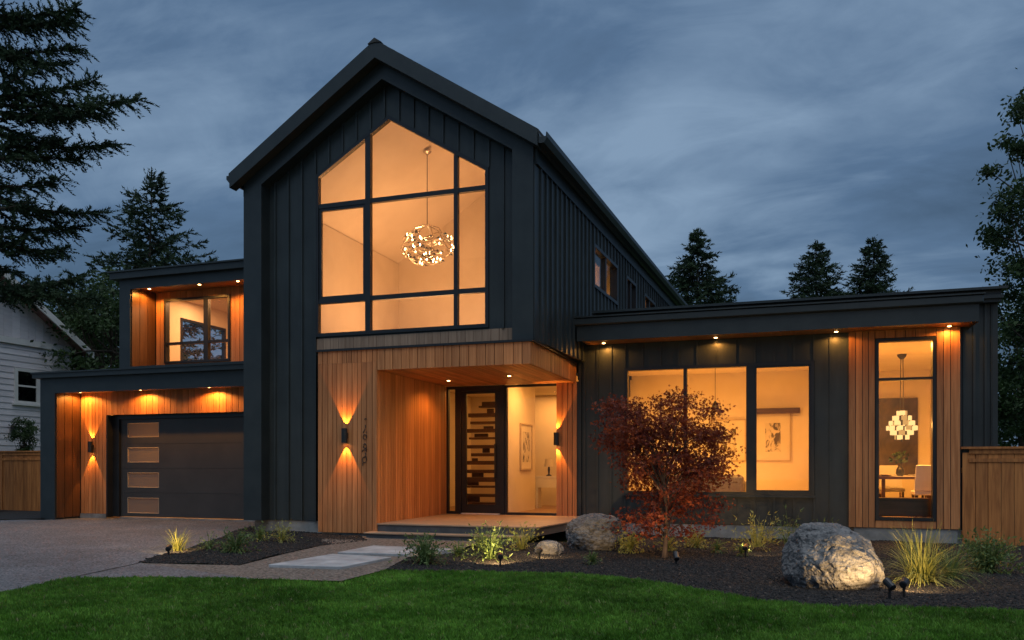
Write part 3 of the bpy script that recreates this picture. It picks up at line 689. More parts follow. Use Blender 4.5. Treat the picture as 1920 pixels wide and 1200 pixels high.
bar('threshold', house, M['concrete'], (-14.6,GD-.05,-.02), (-9.4,GD+.1,.018))
# --- upper left box
UY, UB = 14.34, 15.1
up = mk('upper_frame', MB().box((-14.0,UY,3.33),(-13.70,UB+.2,5.36)), M['trim'], house)
bar('fascia', up, M['trim'], (-13.698,UY,5.14), (XL+.01,UY+.06,5.36))
bar('soffit', up, M['soffit'], (-13.698,UY+.061,5.205), (XL+.01,UB+.02,5.23))
bar('coping', up, M['trim'], (-14.16,UY-.12,5.362), (XL+.01,UB+.3,5.50)); bar('coping', up, M['trim'], (-14.20,UY-.16,5.502), (XL+.01,UB+.3,5.535))
bar('upper_roof', up, M['trim'], (-14.1,UB+.301,5.24), (XL+.0,20.5,5.52))
bar('sill_band', up, M['trim'], (-13.698,UY,3.336), (XL+.01,UY+.3,3.42))
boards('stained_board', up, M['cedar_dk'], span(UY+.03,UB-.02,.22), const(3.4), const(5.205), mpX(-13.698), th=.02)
uw0, uw1, uz0, uz1 = onY(309,0,UB).x, onY(432,0,UB).x, 3.56, 5.04
mb = MB().box((-13.7,UB+.022,3.33),(uw0,UB+.16,5.22)).box((uw1,UB+.022,3.33),(XL+.01,UB+.16,5.22)).box((uw0,UB+.022,3.33),(uw1,UB+.16,uz0)).box((uw0,UB+.022,uz1),(uw1,UB+.16,5.22))
uwall = mk('upper_wall', mb, M['trim'], house)
boards('cedar_board', uwall, M['cedar'], jitter(span(-13.676,uw0,.12),.008,21), const(3.42), const(5.205), mpY(UB+.02), th=.02, rnd=.003)
boards('cedar_board', uwall, M['cedar'], jitter(span(uw0,uw1,.15),.012,22), const(uz1), const(5.205), mpY(UB+.02), th=.02, rnd=.003)
boards('cedar_board', uwall, M['cedar'], span(uw0,uw1,.15), const(3.42), const(uz0), mpY(UB+.02), th=.02, rnd=.003)
boards('cedar_board', uwall, M['cedar'], jitter(span(uw1,-10.7,.12),.01,23), const(3.42), const(5.205), mpY(UB+.02), th=.02, rnd=.003)
w = MB(); fr(w, uw0, uw1, uz0, uz1, .05, UB, .03, .08); uwin = mk('window', w, M['black'], house)
um = onY(387,0,UB).x; uz = onY(350,643,UB).z
bar('mullion', uwin, M['black'], (um-.06,UB-.025,uz0+.05), (um+.06,UB+.07,uz1-.05))
for a, b in ((uw0+.05,um-.06), (um+.06,uw1-.05)):
    bar('mullion', uwin, M['black'], (a,UB-.02,uz-.03), (b,UB+.06,uz+.03))
    bar('pane', uwin, M['glass'], (a,UB+.02,uz0+.05), (b,UB+.026,uz-.03)); bar('pane', uwin, M['glass'], (a,UB+.02,uz+.03), (b,UB+.026,uz1-.05))

# --- rooms (thin linings that close each lit space)
def room(x0, x1, y0, y1, z0, z1, ceil=True, holes=None, walls='LRB', fl=None):
    m = MB(); t = .06
    if 'L' in walls:
        if holes:
            hy0, hy1, hz0, hz1 = holes
            m.box((x0-t,y0,z0),(x0,hy0,z1)); m.box((x0-t,hy1,z0),(x0,y1,z1)); m.box((x0-t,hy0,z0),(x0,hy1,hz0)); m.box((x0-t,hy0,hz1),(x0,hy1,z1))
        else: m.box((x0-t,y0,z0),(x0,y1,z1))
    if 'R' in walls: m.box((x1,y0,z0),(x1+t,y1,z1))
    if 'B' in walls: m.box((x0-t,y1+.001,z0),(x1+t,y1+t,z1))
    if ceil: m.box((x0-t,y0,z1+.001),(x1+t,y1+t,z1+t))
    o = mk('interior_wall', m, M['plaster'], house)
    bar('interior_floor', house, M['ifloor'], (x0-t,y0,z0-t), (x1+t,y1+t,z0-.001))
    return o
# gable hall: vaulted
room(-9.1, -3.95, YR+.14, 18.4, 3.32, 6.3, ceil=False, walls='LB')
hm_ = MB(); hy0, hy1, hz0, hz1 = sw[0]
for a, b, c, d_ in ((YR+.14,hy0,3.32,6.3),(hy1,18.4,3.32,6.3),(hy0,hy1,3.32,hz0),(hy0,hy1,hz1,6.3)): hm_.box((-3.95,a,c),(-3.89,b,d_))
mk('interior_wall', hm_, M['plaster'], house)
m = MB()
def vz(x): return 8.02 - SLP * abs(x - XA)
m.prism([(-9.17,vz(-9.17)),(XA,vz(XA)),(XA,vz(XA)+.06),(-9.17,vz(-9.17)+.06)], mpY(YR+.14), 0, -5.8); m.prism([(XA,vz(XA)),(-3.88,vz(-3.88)),(-3.88,vz(-3.88)+.06),(XA,vz(XA)+.06)], mpY(YR+.14), 0, -5.8)
m.prism([(-9.17,6.30),(-3.88,6.30),(XA,vz(XA)+.05)], mpY(18.401), 0, -.06)
mk('interior_ceiling', m, M['plaster'], house)
# entry hall
room(-7.62, -3.72, YD+.12, 19.6, zdk, 3.0)
pw = bar('partition', house, M['plaster'], (-5.42,YD+.14,zdk), (-5.32,17.75,2.999))
# living room
room(-3.55, .95, YD+.18, 19.6, .30, 3.40)
# dining room
room(1.06, 3.30, YD+.18, 20.6, .24, 3.42)
# upper bedroom with a corner window to the dusk outside
room(-13.55, -10.3, UB+.17, 18.2, 3.45, 5.18, holes=(15.75,17.4,3.6,4.75))
fm = MB()
for a, b, c, d_ in ((15.75,15.81,3.6,4.75),(17.34,17.4,3.6,4.75),(15.81,17.34,3.6,3.66),(15.81,17.34,4.69,4.75)): fm.box((-13.62,a,c),(-13.53,b,d_))
bw = mk('window', fm, M['black'], house); bar('pane', bw, M['glass'], (-13.59,15.81,3.66), (-13.584,17.34,4.69))
# garage and rear upstairs
room(-15.5, -9.4, GD+.15, 20.5, 0, 2.85)
room(-8.9, -3.75, 18.6, 27.9, 3.4, 6.2, walls='LB')

def area(loc, sx, sy, e, aim=(0,0,-1), color=WARM):
    return lamp('unseen_room_light', 'AREA', loc, e, None, color, aim=aim, shape='RECTANGLE', size=sx, size_y=sy)  # unseen area lamps without fixtures, added to make the rooms glow
area((-6.9,15.9,3.40), 2.2, 2.6, 165, aim=(.1,0,1), color=WARMP)                # gable hall, unseen uplight added below the sill line
area((-5.8,16.1,2.97), 1.0, .7, 30); area((-4.5,16.2,2.97), 1.0, .8, 45); area((-5.0,18.9,2.97), 1.5, .6, 35)
area((-1.4,16.3,3.37), 3.8, .8, 235, color=WARMW); area((-1.3,18.2,.34), 2.5, 1.0, 60, aim=(0,0,1), color=WARMW)
area((2.15,16.2,3.39), 1.5, .6, 235, color=WARMW); area((2.6,19.2,.4), .8, .8, 30, aim=(0,0,1), color=WARMW)
area((-12.0,15.9,5.15), 2.4, .8, 95, color=WARMP)
area((-12.5,16.6,2.80), 3, 2, 260)
area((-5.2,23,3.5), 2, 7, 110, aim=(.2,0,1))

# ------------------------------------------------------------------ house numbers (as they read on the pier)
def numpt(x, y): return onY(620 + x/7.5, 740 + y/7.5, YP - .014)
strokes = [[[(475,350),(482,338),(500,335),(506,352)]],
           [[(487,425),(492,455),(482,490),(455,538)], [(500,520),(505,535)]],
           [[(468,562),(503,568),(507,600),(498,628),(462,622),(455,598),(468,562)]],
           [[(478,685),(500,708),(506,748),(478,752),(458,740),(466,705),(478,685)], [(440,800),(455,782),(480,772),(506,800),(506,765),(480,752)]],
           [[(484,815),(498,850),(478,868)], [(472,880),(500,868),(507,915),(490,955),(455,952),(444,915),(455,880),(472,880)]],
           [[(452,960),(450,1000)]]]
nb = bpy.data.objects.new('house_number', None); COL.objects.link(nb); nb.parent = house
for gl in strokes:
    m = MB()
    for s_ in gl: m.tube([numpt(*p) for p in s_], .0075, 6)
    mk('numeral', m, M['black'], nb)

# ------------------------------------------------------------------ lamps
def downlight(name, loc, label, group, energy, aim=(0,0,-1), size=R(120), blend=.35):
    t = thing(name, loc, label, 'downlight', group); x, y, z = loc
    mk('trim_ring', MB().lathe([(.062,0),(.062,-.006),(.045,-.010),(.045,0)], (x,y,z), 18), M['black'], t)
    mk('lens', MB().lathe([(.030,-.001),(.030,-.0125),(.018,-.0165)], (x,y,z), 16), M['disc'], t)
    lamp('downlight_beam', 'SPOT', (x,y,z-.035), energy, t, WARM2, aim=aim, spot_size=size, spot_blend=blend, shadow_soft_size=.03)
    return t
for i, (px, lab) in enumerate(((1132,'lit downlight under the wing eave above the maple, beside the porch'), (1342,'lit downlight under the wing eave above the wide window'),
                               (1568,'lit downlight under the wing eave between wide window and cedar bay'), (1780,'lit downlight under the wing eave above the cedar bay corner'))):
    p = onY(px, 0, 15.28); downlight('downlight', (p.x, 15.28, 3.577), lab, 'downlights under the wing eave', 17, size=R(166), blend=.25)
for px, lab in ((150,'lit downlight at the outer end of the garage soffit'), (263,'lit downlight above the garage door panes'), (392,'lit downlight above the garage door nearest the gable')):
    p = onY(px, 0, 14.56); downlight('downlight', (p.x, 14.56, 2.924), lab, 'downlights in the garage soffit', 66, size=R(160))
for px, lab in ((280,'lit downlight at the outer corner of the upper balcony soffit'), (374,'lit downlight centred above the upstairs window'), (446,'lit downlight above the upstairs window nearest the gable')):
    p = onY(px, 0, 14.65); downlight('downlight', (p.x, 14.65, 5.204), lab, 'downlights in the upper soffit', 60, size=R(155))
for (px, Y, lab) in ((841,14.3,'recessed porch downlight nearer the cedar side wall'), (955,13.9,'recessed porch downlight nearer the open corner')):
    p = onY(px, 0, Y); downlight('downlight', (p.x, Y, 2.850), lab, 'downlights in the porch ceiling', 44, size=R(150), blend=.6)
def sconce(loc, label, e, size=R(58)):
    x, y, z = loc                                             # y is the wall face
    t = thing('wall_sconce', loc, label, 'wall lamp', 'up and down wall sconces')
    c = (x, y-.075, z)
    mk('shade', MB().lathe([(.040,.115),(.052,.125),(.052,-.125),(.040,-.115),(.038,-.02),(.038,.02)], c, 20), M['black'], t, smooth=False)
    mk('bracket', MB().box((x-.03,y-.03,z-.05),(x+.03,y+.0,z+.05)), M['black'], t)
    mk('lens', MB().lathe([(.036,-.098),(.036,-.10)], c, 14), M['disc'], t); mk('lens', MB().lathe([(.036,.098),(.036,.10)], c, 14), M['disc'], t)
    for s in (1, -1):
        lamp('sconce_beam', 'SPOT', (x, y-.06, z+s*.128), e*6, t, WARM2, aim=(0,.12,s), spot_size=size, spot_blend=.18, shadow_soft_size=.012)
p = onY(650,817,YP); sconce((p.x, YP-.003, p.z), 'black cylinder sconce on the cedar pier beside the house numbers', 9)
p = onY(174,838,GB); sconce((p.x, GB-.003, p.z), 'black cylinder sconce beside the garage door', 9)
p = onY(1043,823,YD-.06); sconce((p.x+.02, YD-.06, p.z), 'black cylinder sconce on the cedar post right of the entry glass', 9)

# chandeliers
def branch_chandelier():
    Y = 15.3; p = onY(801,463,Y); c = onY(800,297,Y); top = vz(c.x) 
    t = thing('chandelier', (p.x, Y, top), 'silver twig chandelier of many bulbs hanging in the tall gable window', 'chandelier')
    mk('ceiling_rose', MB().lathe([(.09,0),(.085,-.03),(.03,-.07),(.012,-.10)], (p.x,Y,top-.02), 16), M['chrome'], t)
    mk('rod', MB().tube([(p.x,Y,top-.1),(p.x,Y,p.z+.45)], .008, 6), M['black'], t)
    rr = random.Random(5); m = MB(); bl_ = []
    for k in range(64):
        th = rr.uniform(0, 6.28); ph = rr.uniform(-1.1, .75); r = .53
        pts = []
        for j in range(6):
            a = th + j*.16; b = ph + math.sin(j*1.1+k)*.09
            rad = r*(1+rr.uniform(-.05,.05))
            pts.append((p.x + rad*math.cos(a)*math.cos(b), Y + rad*math.sin(a)*math.cos(b), p.z + .37*math.sin(b)))
        m.tube(pts, [.009,.009,.008,.007,.006,.003], 5)
        m.add([pts[3], (pts[3][0]+.05,pts[3][1],pts[3][2]+.03), (pts[3][0]+.09,pts[3][1]+.02,pts[3][2]-.02)], [(0,1,2)])
        if k % 2 == 0: bl_.append(pts[rr.randint(1,4)])
    for k in range(7):
        a = k*.9; m.tube([(p.x,Y,p.z+.46),(p.x+.25*math.cos(a),Y+.25*math.sin(a),p.z+.38),(p.x+.48*math.cos(a),Y+.48*math.sin(a),p.z+.05)], .009, 5)
    mk('branches', m, M['chrome'], t, normals=False)
    for q in bl_:
        b = MB().lathe([(.005,0),(.011,.015),(.010,.028),(.003,.05)], (q[0],q[1],q[2]+.01), 8); mk('bulb', b, M['bulb'], t)
    lamp('chandelier_glow', 'POINT', (p.x, Y, p.z), 20, t, WARMP, shadow_soft_size=.05)
branch_chandelier()
def tiered_chandelier():
    Y = 17.6; p = onY(1691,800,Y)
    t = thing('chandelier', (p.x, Y, 3.42), 'tiered chandelier of glowing square shades above the dining table', 'chandelier')
    mk('ceiling_rose', MB().lathe([(.09,0),(.08,-.04),(.03,-.10)], (p.x,Y,3.417), 14), M['black'], t)
    mk('chain', MB().tube([(p.x-.02,Y,3.34),(p.x-.03,Y,p.z+.3)], .008, 5).tube([(p.x+.02,Y,3.34),(p.x+.03,Y,p.z+.3)], .008, 5), M['black'], t)
    for tier, (r, n, dz) in enumerate(((.08,4,.27),(.16,7,.17),(.22,9,.07),(.27,11,-.03),(.20,8,-.12),(.12,5,-.21))):
        for k in range(n):
            a = 6.283*k/n + tier*.35; c = Vector((p.x + r*math.cos(a), Y + r*math.sin(a), p.z+dz)); tx = Vector((-math.sin(a), math.cos(a), 0))*.050; nx = Vector((math.cos(a), math.sin(a), 0))*.012
            h = Vector((0,0,.043))
            mk('glass_shade', MB().loft([c-tx-h-nx, c+tx-h-nx, c+tx+h-nx, c-tx+h-nx], [c-tx-h+nx, c+tx-h+nx, c+tx+h+nx, c-tx+h+nx]), M['bulb_soft' if (k*5+tier*3) % 4 else 'shade_dim'], t)
    mk('stem', MB().tube([(p.x,Y,p.z+.34),(p.x,Y,p.z-.3)], .02, 8), M['black'], t)
    lamp('chandelier_glow', 'POINT', (p.x, Y-.45, p.z), 8, t, WARM, shadow_soft_size=.05)
tiered_chandelier()

# ------------------------------------------------------------------ things seen inside
def picture(loc, w, h, axis, label, fw=.03, matw=.14, fm='gilt', group=None):
    """framed print; axis 'Y' faces -Y, axis 'X' faces +X. loc is the centre on the wall"""
    x, y, z = loc; t = thing('picture', loc, label, 'picture', group)
    mp = mpY(y) if axis == 'Y' else mpX(x); c = x if axis == 'Y' else y
    def rect(a, b): return [(c-a,z-b),(c+a,z-b),(c+a,z+b),(c-a,z+b)]
    o = rect(w/2, h/2); i = rect(w/2-fw, h/2-fw); m = MB()
    for k in range(4): m.prism([o[k], o[(k+1) % 4], i[(k+1) % 4], i[k]], mp, .002, .04)
    mk('frame', m, M[fm], t); mk('mount', MB().prism(rect(w/2-fw, h/2-fw), mp, .002, .018), M['paper'], t); mk('print', MB().prism(rect(w/2-fw-matw, h/2-fw-matw), mp, .019, .022), M['art'], t)
p = onX(985,838,-5.32)
picture((-5.32, p.y, p.z), .85, 1.02, 'X', 'framed ink print on the white hall wall right of the front door', matw=.15)
p = onY(1449,820,19.6); picture((p.x, 19.6, p.z), .80, 1.12, 'Y', 'framed tree print behind the right pane of the wide window', matw=.2)
p = onY(1366,826,19.6); picture((p.x, 19.6, p.z), .80, 1.0, 'Y', 'framed print behind the middle pane, half hidden by the maple', matw=.2)
p = onY(1455,771,19.6); tag(mk('wall_ledge', MB().box((p.x-.58,19.40,p.z-.06),(p.x+.52,19.598,p.z+.06)).box((p.x-.58,19.5,p.z-.22),(p.x-.46,19.598,p.z-.061)), M['darkwood'], loc=(p.x,19.6,p.z)), 'dark ledge on the wall above the framed tree print', 'shelf')
p = onY(642,500,16.6)
fl_ = thing('dark_smear_form', (p.x,16.6,3.32), 'lamp shaped dark form added for the slim shadow behind the left pane of the gable window', 'lamp')  # lamp shape added to stand for a slim dark shadow in the room
mk('base', MB().lathe([(.14,0),(.14,.02),(.02,.035)], (p.x,16.6,3.32), 16), M['black'], fl_); mk('pole', MB().tube([(p.x,16.6,3.35),(p.x,16.6,p.z-.3)], .012, 8), M['black'], fl_)
mk('shade', MB().lathe([(.045,-.35),(.055,.30),(.05,.30),(.04,-.35)], (p.x,16.6,p.z), 14), M['darkwood'], fl_)
# sofa with its back to the window
p = onY(1330,890,17.0)
so = thing('sofa', (p.x,17.0,.30), 'grey sofa with its back to the wide window behind the maple', 'sofa')
mk('backrest', MB().box((p.x-1.15,16.9,.42),(p.x+.68,17.12,1.02)), M['sofa'], so, bevel=.05)
mk('seat', MB().box((p.x-1.15,17.13,.40),(p.x+.68,17.75,.72)), M['sofa'], so, bevel=.04)
for s in (-1.17, .5): mk('armrest', MB().box((p.x+s,17.13,.40),(p.x+s+.2,17.78,.9)), M['sofa'], so, bevel=.03)
for sx in (-1.05,.6):
    for sy in (16.95,17.7): mk('leg', MB().box((p.x+sx-.03,sy-.03,.30),(p.x+sx+.03,sy+.03,.41)), M['darkwood'], so)
# pendant in the living room
p = onY(1341,740,18.0)
pe = thing('pendant_lamp', (p.x,18.0,3.40), 'thin black pendant cord hanging behind the middle pane', 'pendant lamp')
mk('cord', MB().tube([(p.x,18,3.398),(p.x,18,2.55)], .006, 5), M['black'], pe); mk('shade', MB().lathe([(.015,.12),(.05,.06),(.09,-.06),(.085,-.06)], (p.x,18,2.5), 14), M['black'], pe)
# stair behind the front door
stt = thing('staircase', (-6.0,17.4,zdk), 'dark open tread staircase behind the front door glass', 'staircase')
for i in range(13):
    z = zdk + .185*(i+1); y = 16.75 + .068*i; q = .10*((i*7) % 3 - 1)
    rs_ = random.Random(40+i); tm_ = MB().box((-6.95+rs_.uniform(0,.32),y,z-rs_.uniform(.05,.13)),(-5.422,y+.24,z-rs_.uniform(0,.02)))
    if i % 3 != 1: xr = rs_.uniform(-6.85,-6.4); tm_.box((xr,y+.2,z-.001),(xr+rs_.uniform(.12,.35),y+.23,z+rs_.uniform(.06,.15)))
    mk('tread', tm_, M['darkwood'], stt)
mk('handrail', MB().tube([(-5.78,16.7,zdk+1.05),(-5.78,17.5,2.9)], .025, 8).tube([(-5.78,16.7,zdk),(-5.78,16.7,zdk+1.05)], .02, 6), M['black'], stt)
bar('panel_door', house, M['tan'], (-4.55,19.52,zdk), (-3.75,19.59,2.5))
# console, table lamp
p = onY(1033,905,18.4)
cs_ = thing('console_table', (p.x,18.4,zdk), 'white console table at the back of the entry hall', 'table')
mk('tabletop', MB().box((p.x-.35,18.2,.92),(p.x+.3,18.55,.97)), M['white'], cs_)
for sx in (-.32,.24):
    mk('leg', MB().box((p.x+sx,18.22,zdk),(p.x+sx+.05,18.53,.919)), M['white'], cs_)
mk('drawer', MB().box((p.x-.27,18.21,.70),(p.x+.24,18.5,.918)), M['white'], cs_)
tl = thing('table_lamp', (p.x-.05,18.4,.97), 'small pale shaded lamp on the white console in the hall', 'lamp')
mk('stem', MB().lathe([(.07,0),(.06,.02),(.018,.05),(.03,.15),(.015,.24)], (p.x-.05,18.4,.97), 12), M['black'], tl); mk('lamp_shade', MB().lathe([(.11,.22),(.085,.40),(.08,.40),(.105,.22)], (p.x-.05,18.4,.97), 16), M['paper'], tl)
# dining: sideboard, table, chairs, wall art, curtain
p = onY(1690,905,17.6)
dt = thing('dining_table', (p.x,17.6,.24), 'dark dining table below the tiered chandelier', 'table')
mk('tabletop', MB().box((p.x-.48,16.95,.95),(p.x+.46,18.5,1.0)), M['darkwood'], dt)
for sx in (-.42,.36):
    for sy in (17.0,18.4): mk('leg', MB().box((p.x+sx,sy,.24),(p.x+sx+.06,sy+.06,.949)), M['darkwood'], dt)
def chair(x, y, face, label):
    t = thing('dining_chair', (x,y,.24), label, 'chair', 'chairs round the dining table')
    mk('seat', MB().box((x-.23,y-.23,.66),(x+.23,y+.23,.74)), M['white'], t, bevel=.015)
    d = Vector(face) * -.22
    if abs(d.x) > .1: b_ = MB().loft([(x+d.x-.02,y-.23,.74),(x+d.x+.02,y-.23,.74),(x+d.x+.02,y+.23,.74),(x+d.x-.02,y+.23,.74)], [(x+d.x*1.35-.02,y-.21,1.22),(x+d.x*1.35+.02,y-.21,1.22),(x+d.x*1.35+.02,y+.21,1.22),(x+d.x*1.35-.02,y+.21,1.22)])
    else: b_ = MB().loft([(x-.23,y+d.y-.02,.74),(x+.23,y+d.y-.02,.74),(x+.23,y+d.y+.02,.74),(x-.23,y+d.y+.02,.74)], [(x-.21,y+d.y*1.35-.02,1.22),(x+.21,y+d.y*1.35-.02,1.22),(x+.21,y+d.y*1.35+.02,1.22),(x-.21,y+d.y*1.35+.02,1.22)])
    mk('backrest', b_, M['white'], t, bevel=.01)
    for sx in (-.19,.19):
        for sy in (-.19,.19): mk('leg', MB().box((x+sx-.02,y+sy-.02,.24),(x+sx+.02,y+sy+.02,.66)), M['darkwood'], t)
chair(p.x+.62, 17.25, (-1,0,0), 'pale dining chair on the right of the table nearest the bay window')
chair(p.x+.66, 18.0, (-1,0,0), 'pale dining chair on the far right of the dining table')
chair(p.x-.62, 17.5, (1,0,0), 'pale dining chair on the left side of the dining table')
chair(p.x+.30, 16.72, (0,1,0), 'pale dining chair standing at the window end of the dining table')
chair(p.x-.02, 18.85, (0,-1,0), 'pale dining chair at the far end of the dining table')
m = MB().box((p.x-.20,17.0,1.001),(p.x+.20,18.45,1.006)); tag(mk('table_runner', m, M['white'], loc=(p.x,17.6,1.0)), 'white runner along the dark dining table', 'table runner')
for k, (ax, ay) in enumerate(((-.3,17.3),(.3,17.3),(-.3,17.95),(.3,17.95))):
    tag(mk('plate', MB().lathe([(.04,.0),(.07,.004),(.13,.022),(.135,.026),(.07,.012),(.02,.010)], (p.x+ax,ay,1.007), 16), M['white'], loc=(p.x+ax,ay,1.007)), ['white plate on the near left of the dining table','white plate on the near right of the dining table','white plate on the far left of the dining table','white plate on the far right of the dining table'][k], 'plate', 'plates on the dining table')
v = thing('vase', (p.x-.03,17.55,1.0), 'dark vase of leaves on the dining table', 'vase')
mk('body', MB().lathe([(.05,0),(.08,.06),(.07,.14),(.035,.2),(.045,.23)], (p.x-.03,17.55,1.0), 12), M['black'], v)
rr = random.Random(8); m = MB()
for k in range(60):
    a = rr.uniform(0,6.28); r = rr.uniform(.02,.2); z = 1.25+rr.uniform(0,.24); c = Vector((p.x-.03+r*math.cos(a),17.55+r*math.sin(a),z)); u = Vector((rr.uniform(-1,1),rr.uniform(-1,1),rr.uniform(-1,1)))*.05; w_ = Vector((rr.uniform(-1,1),rr.uniform(-1,1),rr.uniform(-1,1)))*.03
    m.add([c-u,c+w_,c+u,c-w_],[(0,1,2,3)])
mk('leaves', m, M['leaf'], v, normals=False)
sbx = thing('sideboard', (2.08,15.95,.24), 'low dark sideboard standing just inside the bay window', 'sideboard')
mk('body', MB().box((1.68,15.80,.30),(2.50,16.12,.60)), M['darkwood'], sbx); mk('top', MB().box((1.66,15.78,.602),(2.52,16.14,.63)), M['darkwood'], sbx)
for sx in (1.70,2.42): mk('leg', MB().box((sx,15.84,.24),(sx+.06,16.08,.299)), M['darkwood'], sbx)
p2 = onY(1688,820,20.58)
tag(mk('wall_panel', MB().box((p2.x-.60,20.52,.95),(p2.x+.36,20.598,2.78)), M['darkart'], loc=(p2.x,20.6,1.6)), 'large dark painting on the dining room end wall', 'painting')
m = MB(); pts = []
for k in range(15): pts.append((3.22 - .03*(k % 2), 18.2 + k*.09))
m.loft([(a,b,.26) for a,b in pts] + [(a+.03,b,.26) for a,b in reversed(pts)], [(a,b,3.3) for a,b in pts] + [(a+.03,b,3.3) for a,b in reversed(pts)])
tag(mk('curtain', m, M['curtain'], loc=(3.2,18.8,.24), normals=False), 'long pale curtain on the right wall of the dining room', 'curtain')

# ------------------------------------------------------------------ fences
def fence(x0, x1, Y, z0, z1, label, step, capped, posts):
    t = thing('fence', ((x0+x1)/2, Y, z0), label, 'fence')
    boards('fence_board', t, M['fence'], jitter(span(x0, x1, step), .006, int(x0*7)), lambda u: z0, lambda u: z1, mpY(Y), th=.02, gap=.004, rnd=.006)
    for z in (z0+.25, z1-.3): mk('rail', MB().box((x0,Y+.005,z-.045),(x1,Y+.05,z+.045)), M['fence'], t)
    for x in posts: mk('post', MB().box((x-.06,Y-.045,z0-.1),(x+.06,Y+.075,z1+.06)), M['fence'], t)
    if capped:
        mk('cap', MB().box((x0-.02,Y-.07,z1+.062),(x1,Y+.09,z1+.10)), M['fence'], t)
        mk('rail', MB().box((x0+.1,Y-.042,z1-.16),(x1,Y-.028,z1-.10)), M['fence'], t)
        mk('rail', MB().box((x0+.1,Y-.042,z1-.02),(x1,Y-.028,z1+.06)), M['fence'], t)
fz = onY(1860,838,15.7).z
fence(2.97, 7.2, 15.46, -.2, fz-.10, 'cedar board fence with capped top right of the dining bay', .19, True, (5.2,))
a = onY(-60,0,16.6).x; b = onY(95,0,16.6).x
fence(a-4, b, 16.6, -.1, onY(40,848,16.6).z-.06, 'pale cedar fence left of the garage below the neighbouring house', .16, True, (onY(4,0,16.6).x,))

# ------------------------------------------------------------------ neighbouring house
NX = -24.0
nh = thing('neighbour_house', (NX-4, 22, 0), 'old lilac grey clapboard house with a pitched roof beyond the left fence', 'house')
e = onX(140,652,NX); ny1 = onX(134,0,NX).y; ny0 = ny1 - 8.6; eave = e.z
mid = (ny0+ny1)/2; nap = eave + (ny1-mid)*.62
def ntop(u): return eave + (ny1 - mid - abs(u-mid))*.62
wbx = shell('wall', nh, M['nsiding'], [ny0, ny1], lambda a, b: [(const(-.2), ntop)], mpX(NX), -.2, 0, kinks=(mid,))
mk('wall', MB().box((NX-8,ny1-.18,-.2),(NX-.201,ny1,eave)), M['nsiding'], nh)
nwin = [onX(26,0,NX).y, onX(71,0,NX).y, onX(48,757,NX).z, onX(48,692,NX).z]
z = -.1; rr = random.Random(2)
while z < eave - .3:
    z1 = min(z + .2, eave-.25)
    segs = [(ny0, ny1)]
    if z1 > nwin[2] and z < nwin[3]: segs = [(ny0, nwin[0]), (nwin[1], ny1)]
    for a, b in segs:
        q = rr.uniform(-.006,.006)
        mk('clapboard', MB().loft([(NX+.002,a,z+q),(NX+.035,a,z+q),(NX+.012,a,z1+.012),(NX+.002,a,z1+.012)], [(NX+.002,b,z-q),(NX+.035,b,z-q),(NX+.012,b,z1+.012),(NX+.002,b,z1+.012)]), M['nsiding'], wbx)
    z += .2
mk('frieze', MB().box((NX+.002,ny0-.1,eave-.22),(NX+.10,ny1+.1,eave-.02)), M['white'], nh)
boards('gable_board', nh, M['nsiding'], span(ny0, ny1, .3), const(eave), ntop, mpX(NX), th=.03, kinks=(mid,))
m = MB()
for s in (-1, 1):
    ye = mid + s*(ny1-mid+.45); ze = nap - (ny1-mid+.45)*.62
    m.loft([(NX+.5,ye,ze),(NX+.5,mid,nap),(NX+.5,mid,nap+.12),(NX+.5,ye,ze+.12)], [(NX-9,ye,ze),(NX-9,mid,nap),(NX-9,mid,nap+.12),(NX-9,ye,ze+.12)])
nr = mk('roof', m, M['nroof'], nh)
m = MB()
for s in (-1, 1):
    ye = mid + s*(ny1-mid+.48); ze = nap - (ny1-mid+.48)*.62
    m.loft([(NX+.501,ye,ze-.10),(NX+.501,mid,nap-.10),(NX+.501,mid,nap+.14),(NX+.501,ye,ze+.14)], [(NX+.55,ye,ze-.10),(NX+.55,mid,nap-.10),(NX+.55,mid,nap+.14),(NX+.55,ye,ze+.14)])
mk('rake_board', m, M['white'], nr)
c = onX(3,560,NX-1.5)
mk('chimney', MB().box((NX-2.0,c.y-.75,eave),(NX-1.3,c.y+.0,onX(3,520,NX-1.5).z)), M['brick'], nr)
y0, y1, z0, z1 = nwin
m = MB()
for a, b, c_, d_ in ((y0-.02,y0+.10,z0,z1),(y1-.10,y1+.02,z0,z1),(y0+.10,y1-.10,z1-.10,z1),(y0+.10,y1-.10,z0,z0+.08)): m.box((NX-.0+.001,a,c_),(NX+.07,b,d_))
nw = mk('window', m, M['white'], nh)
mk('sill', MB().box((NX+.001,y0-.08,z0-.07),(NX+.11,y1+.08,z0-.001)), M['white'], nw)
mk('curtain', MB().box((NX+.003,y0+.10,z0+.08),(NX+.012,y1-.10,z1-.10)), M['curtain'], nw)
mk('pane', MB().box((NX+.03,y0+.10,z0+.08),(NX+.036,y1-.10,z1-.10)), glassmat('dusk_glass', (.22,.26,.30), .12), nw)
mk('sash_bar', MB().box((NX+.037,y0+.10,(z0+z1)/2-.03),(NX+.06,y1-.10,(z0+z1)/2+.03)), M['white'], nw)
p = onX(24,806,NX+.1)
wl_ = thing('wall_lantern', (NX+.04,p.y,p.z), 'small dark lantern on the clapboard wall above the left fence', 'wall lamp')
mk('body', MB().lathe([(.02,.22),(.09,.14),(.08,-.12),(.03,-.2)], (NX+.14,p.y,p.z), 8), M['black'], wl_); mk('bracket', MB().box((NX+.036,p.y-.03,p.z-.05),(NX+.10,p.y+.03,p.z+.12)), M['black'], wl_)

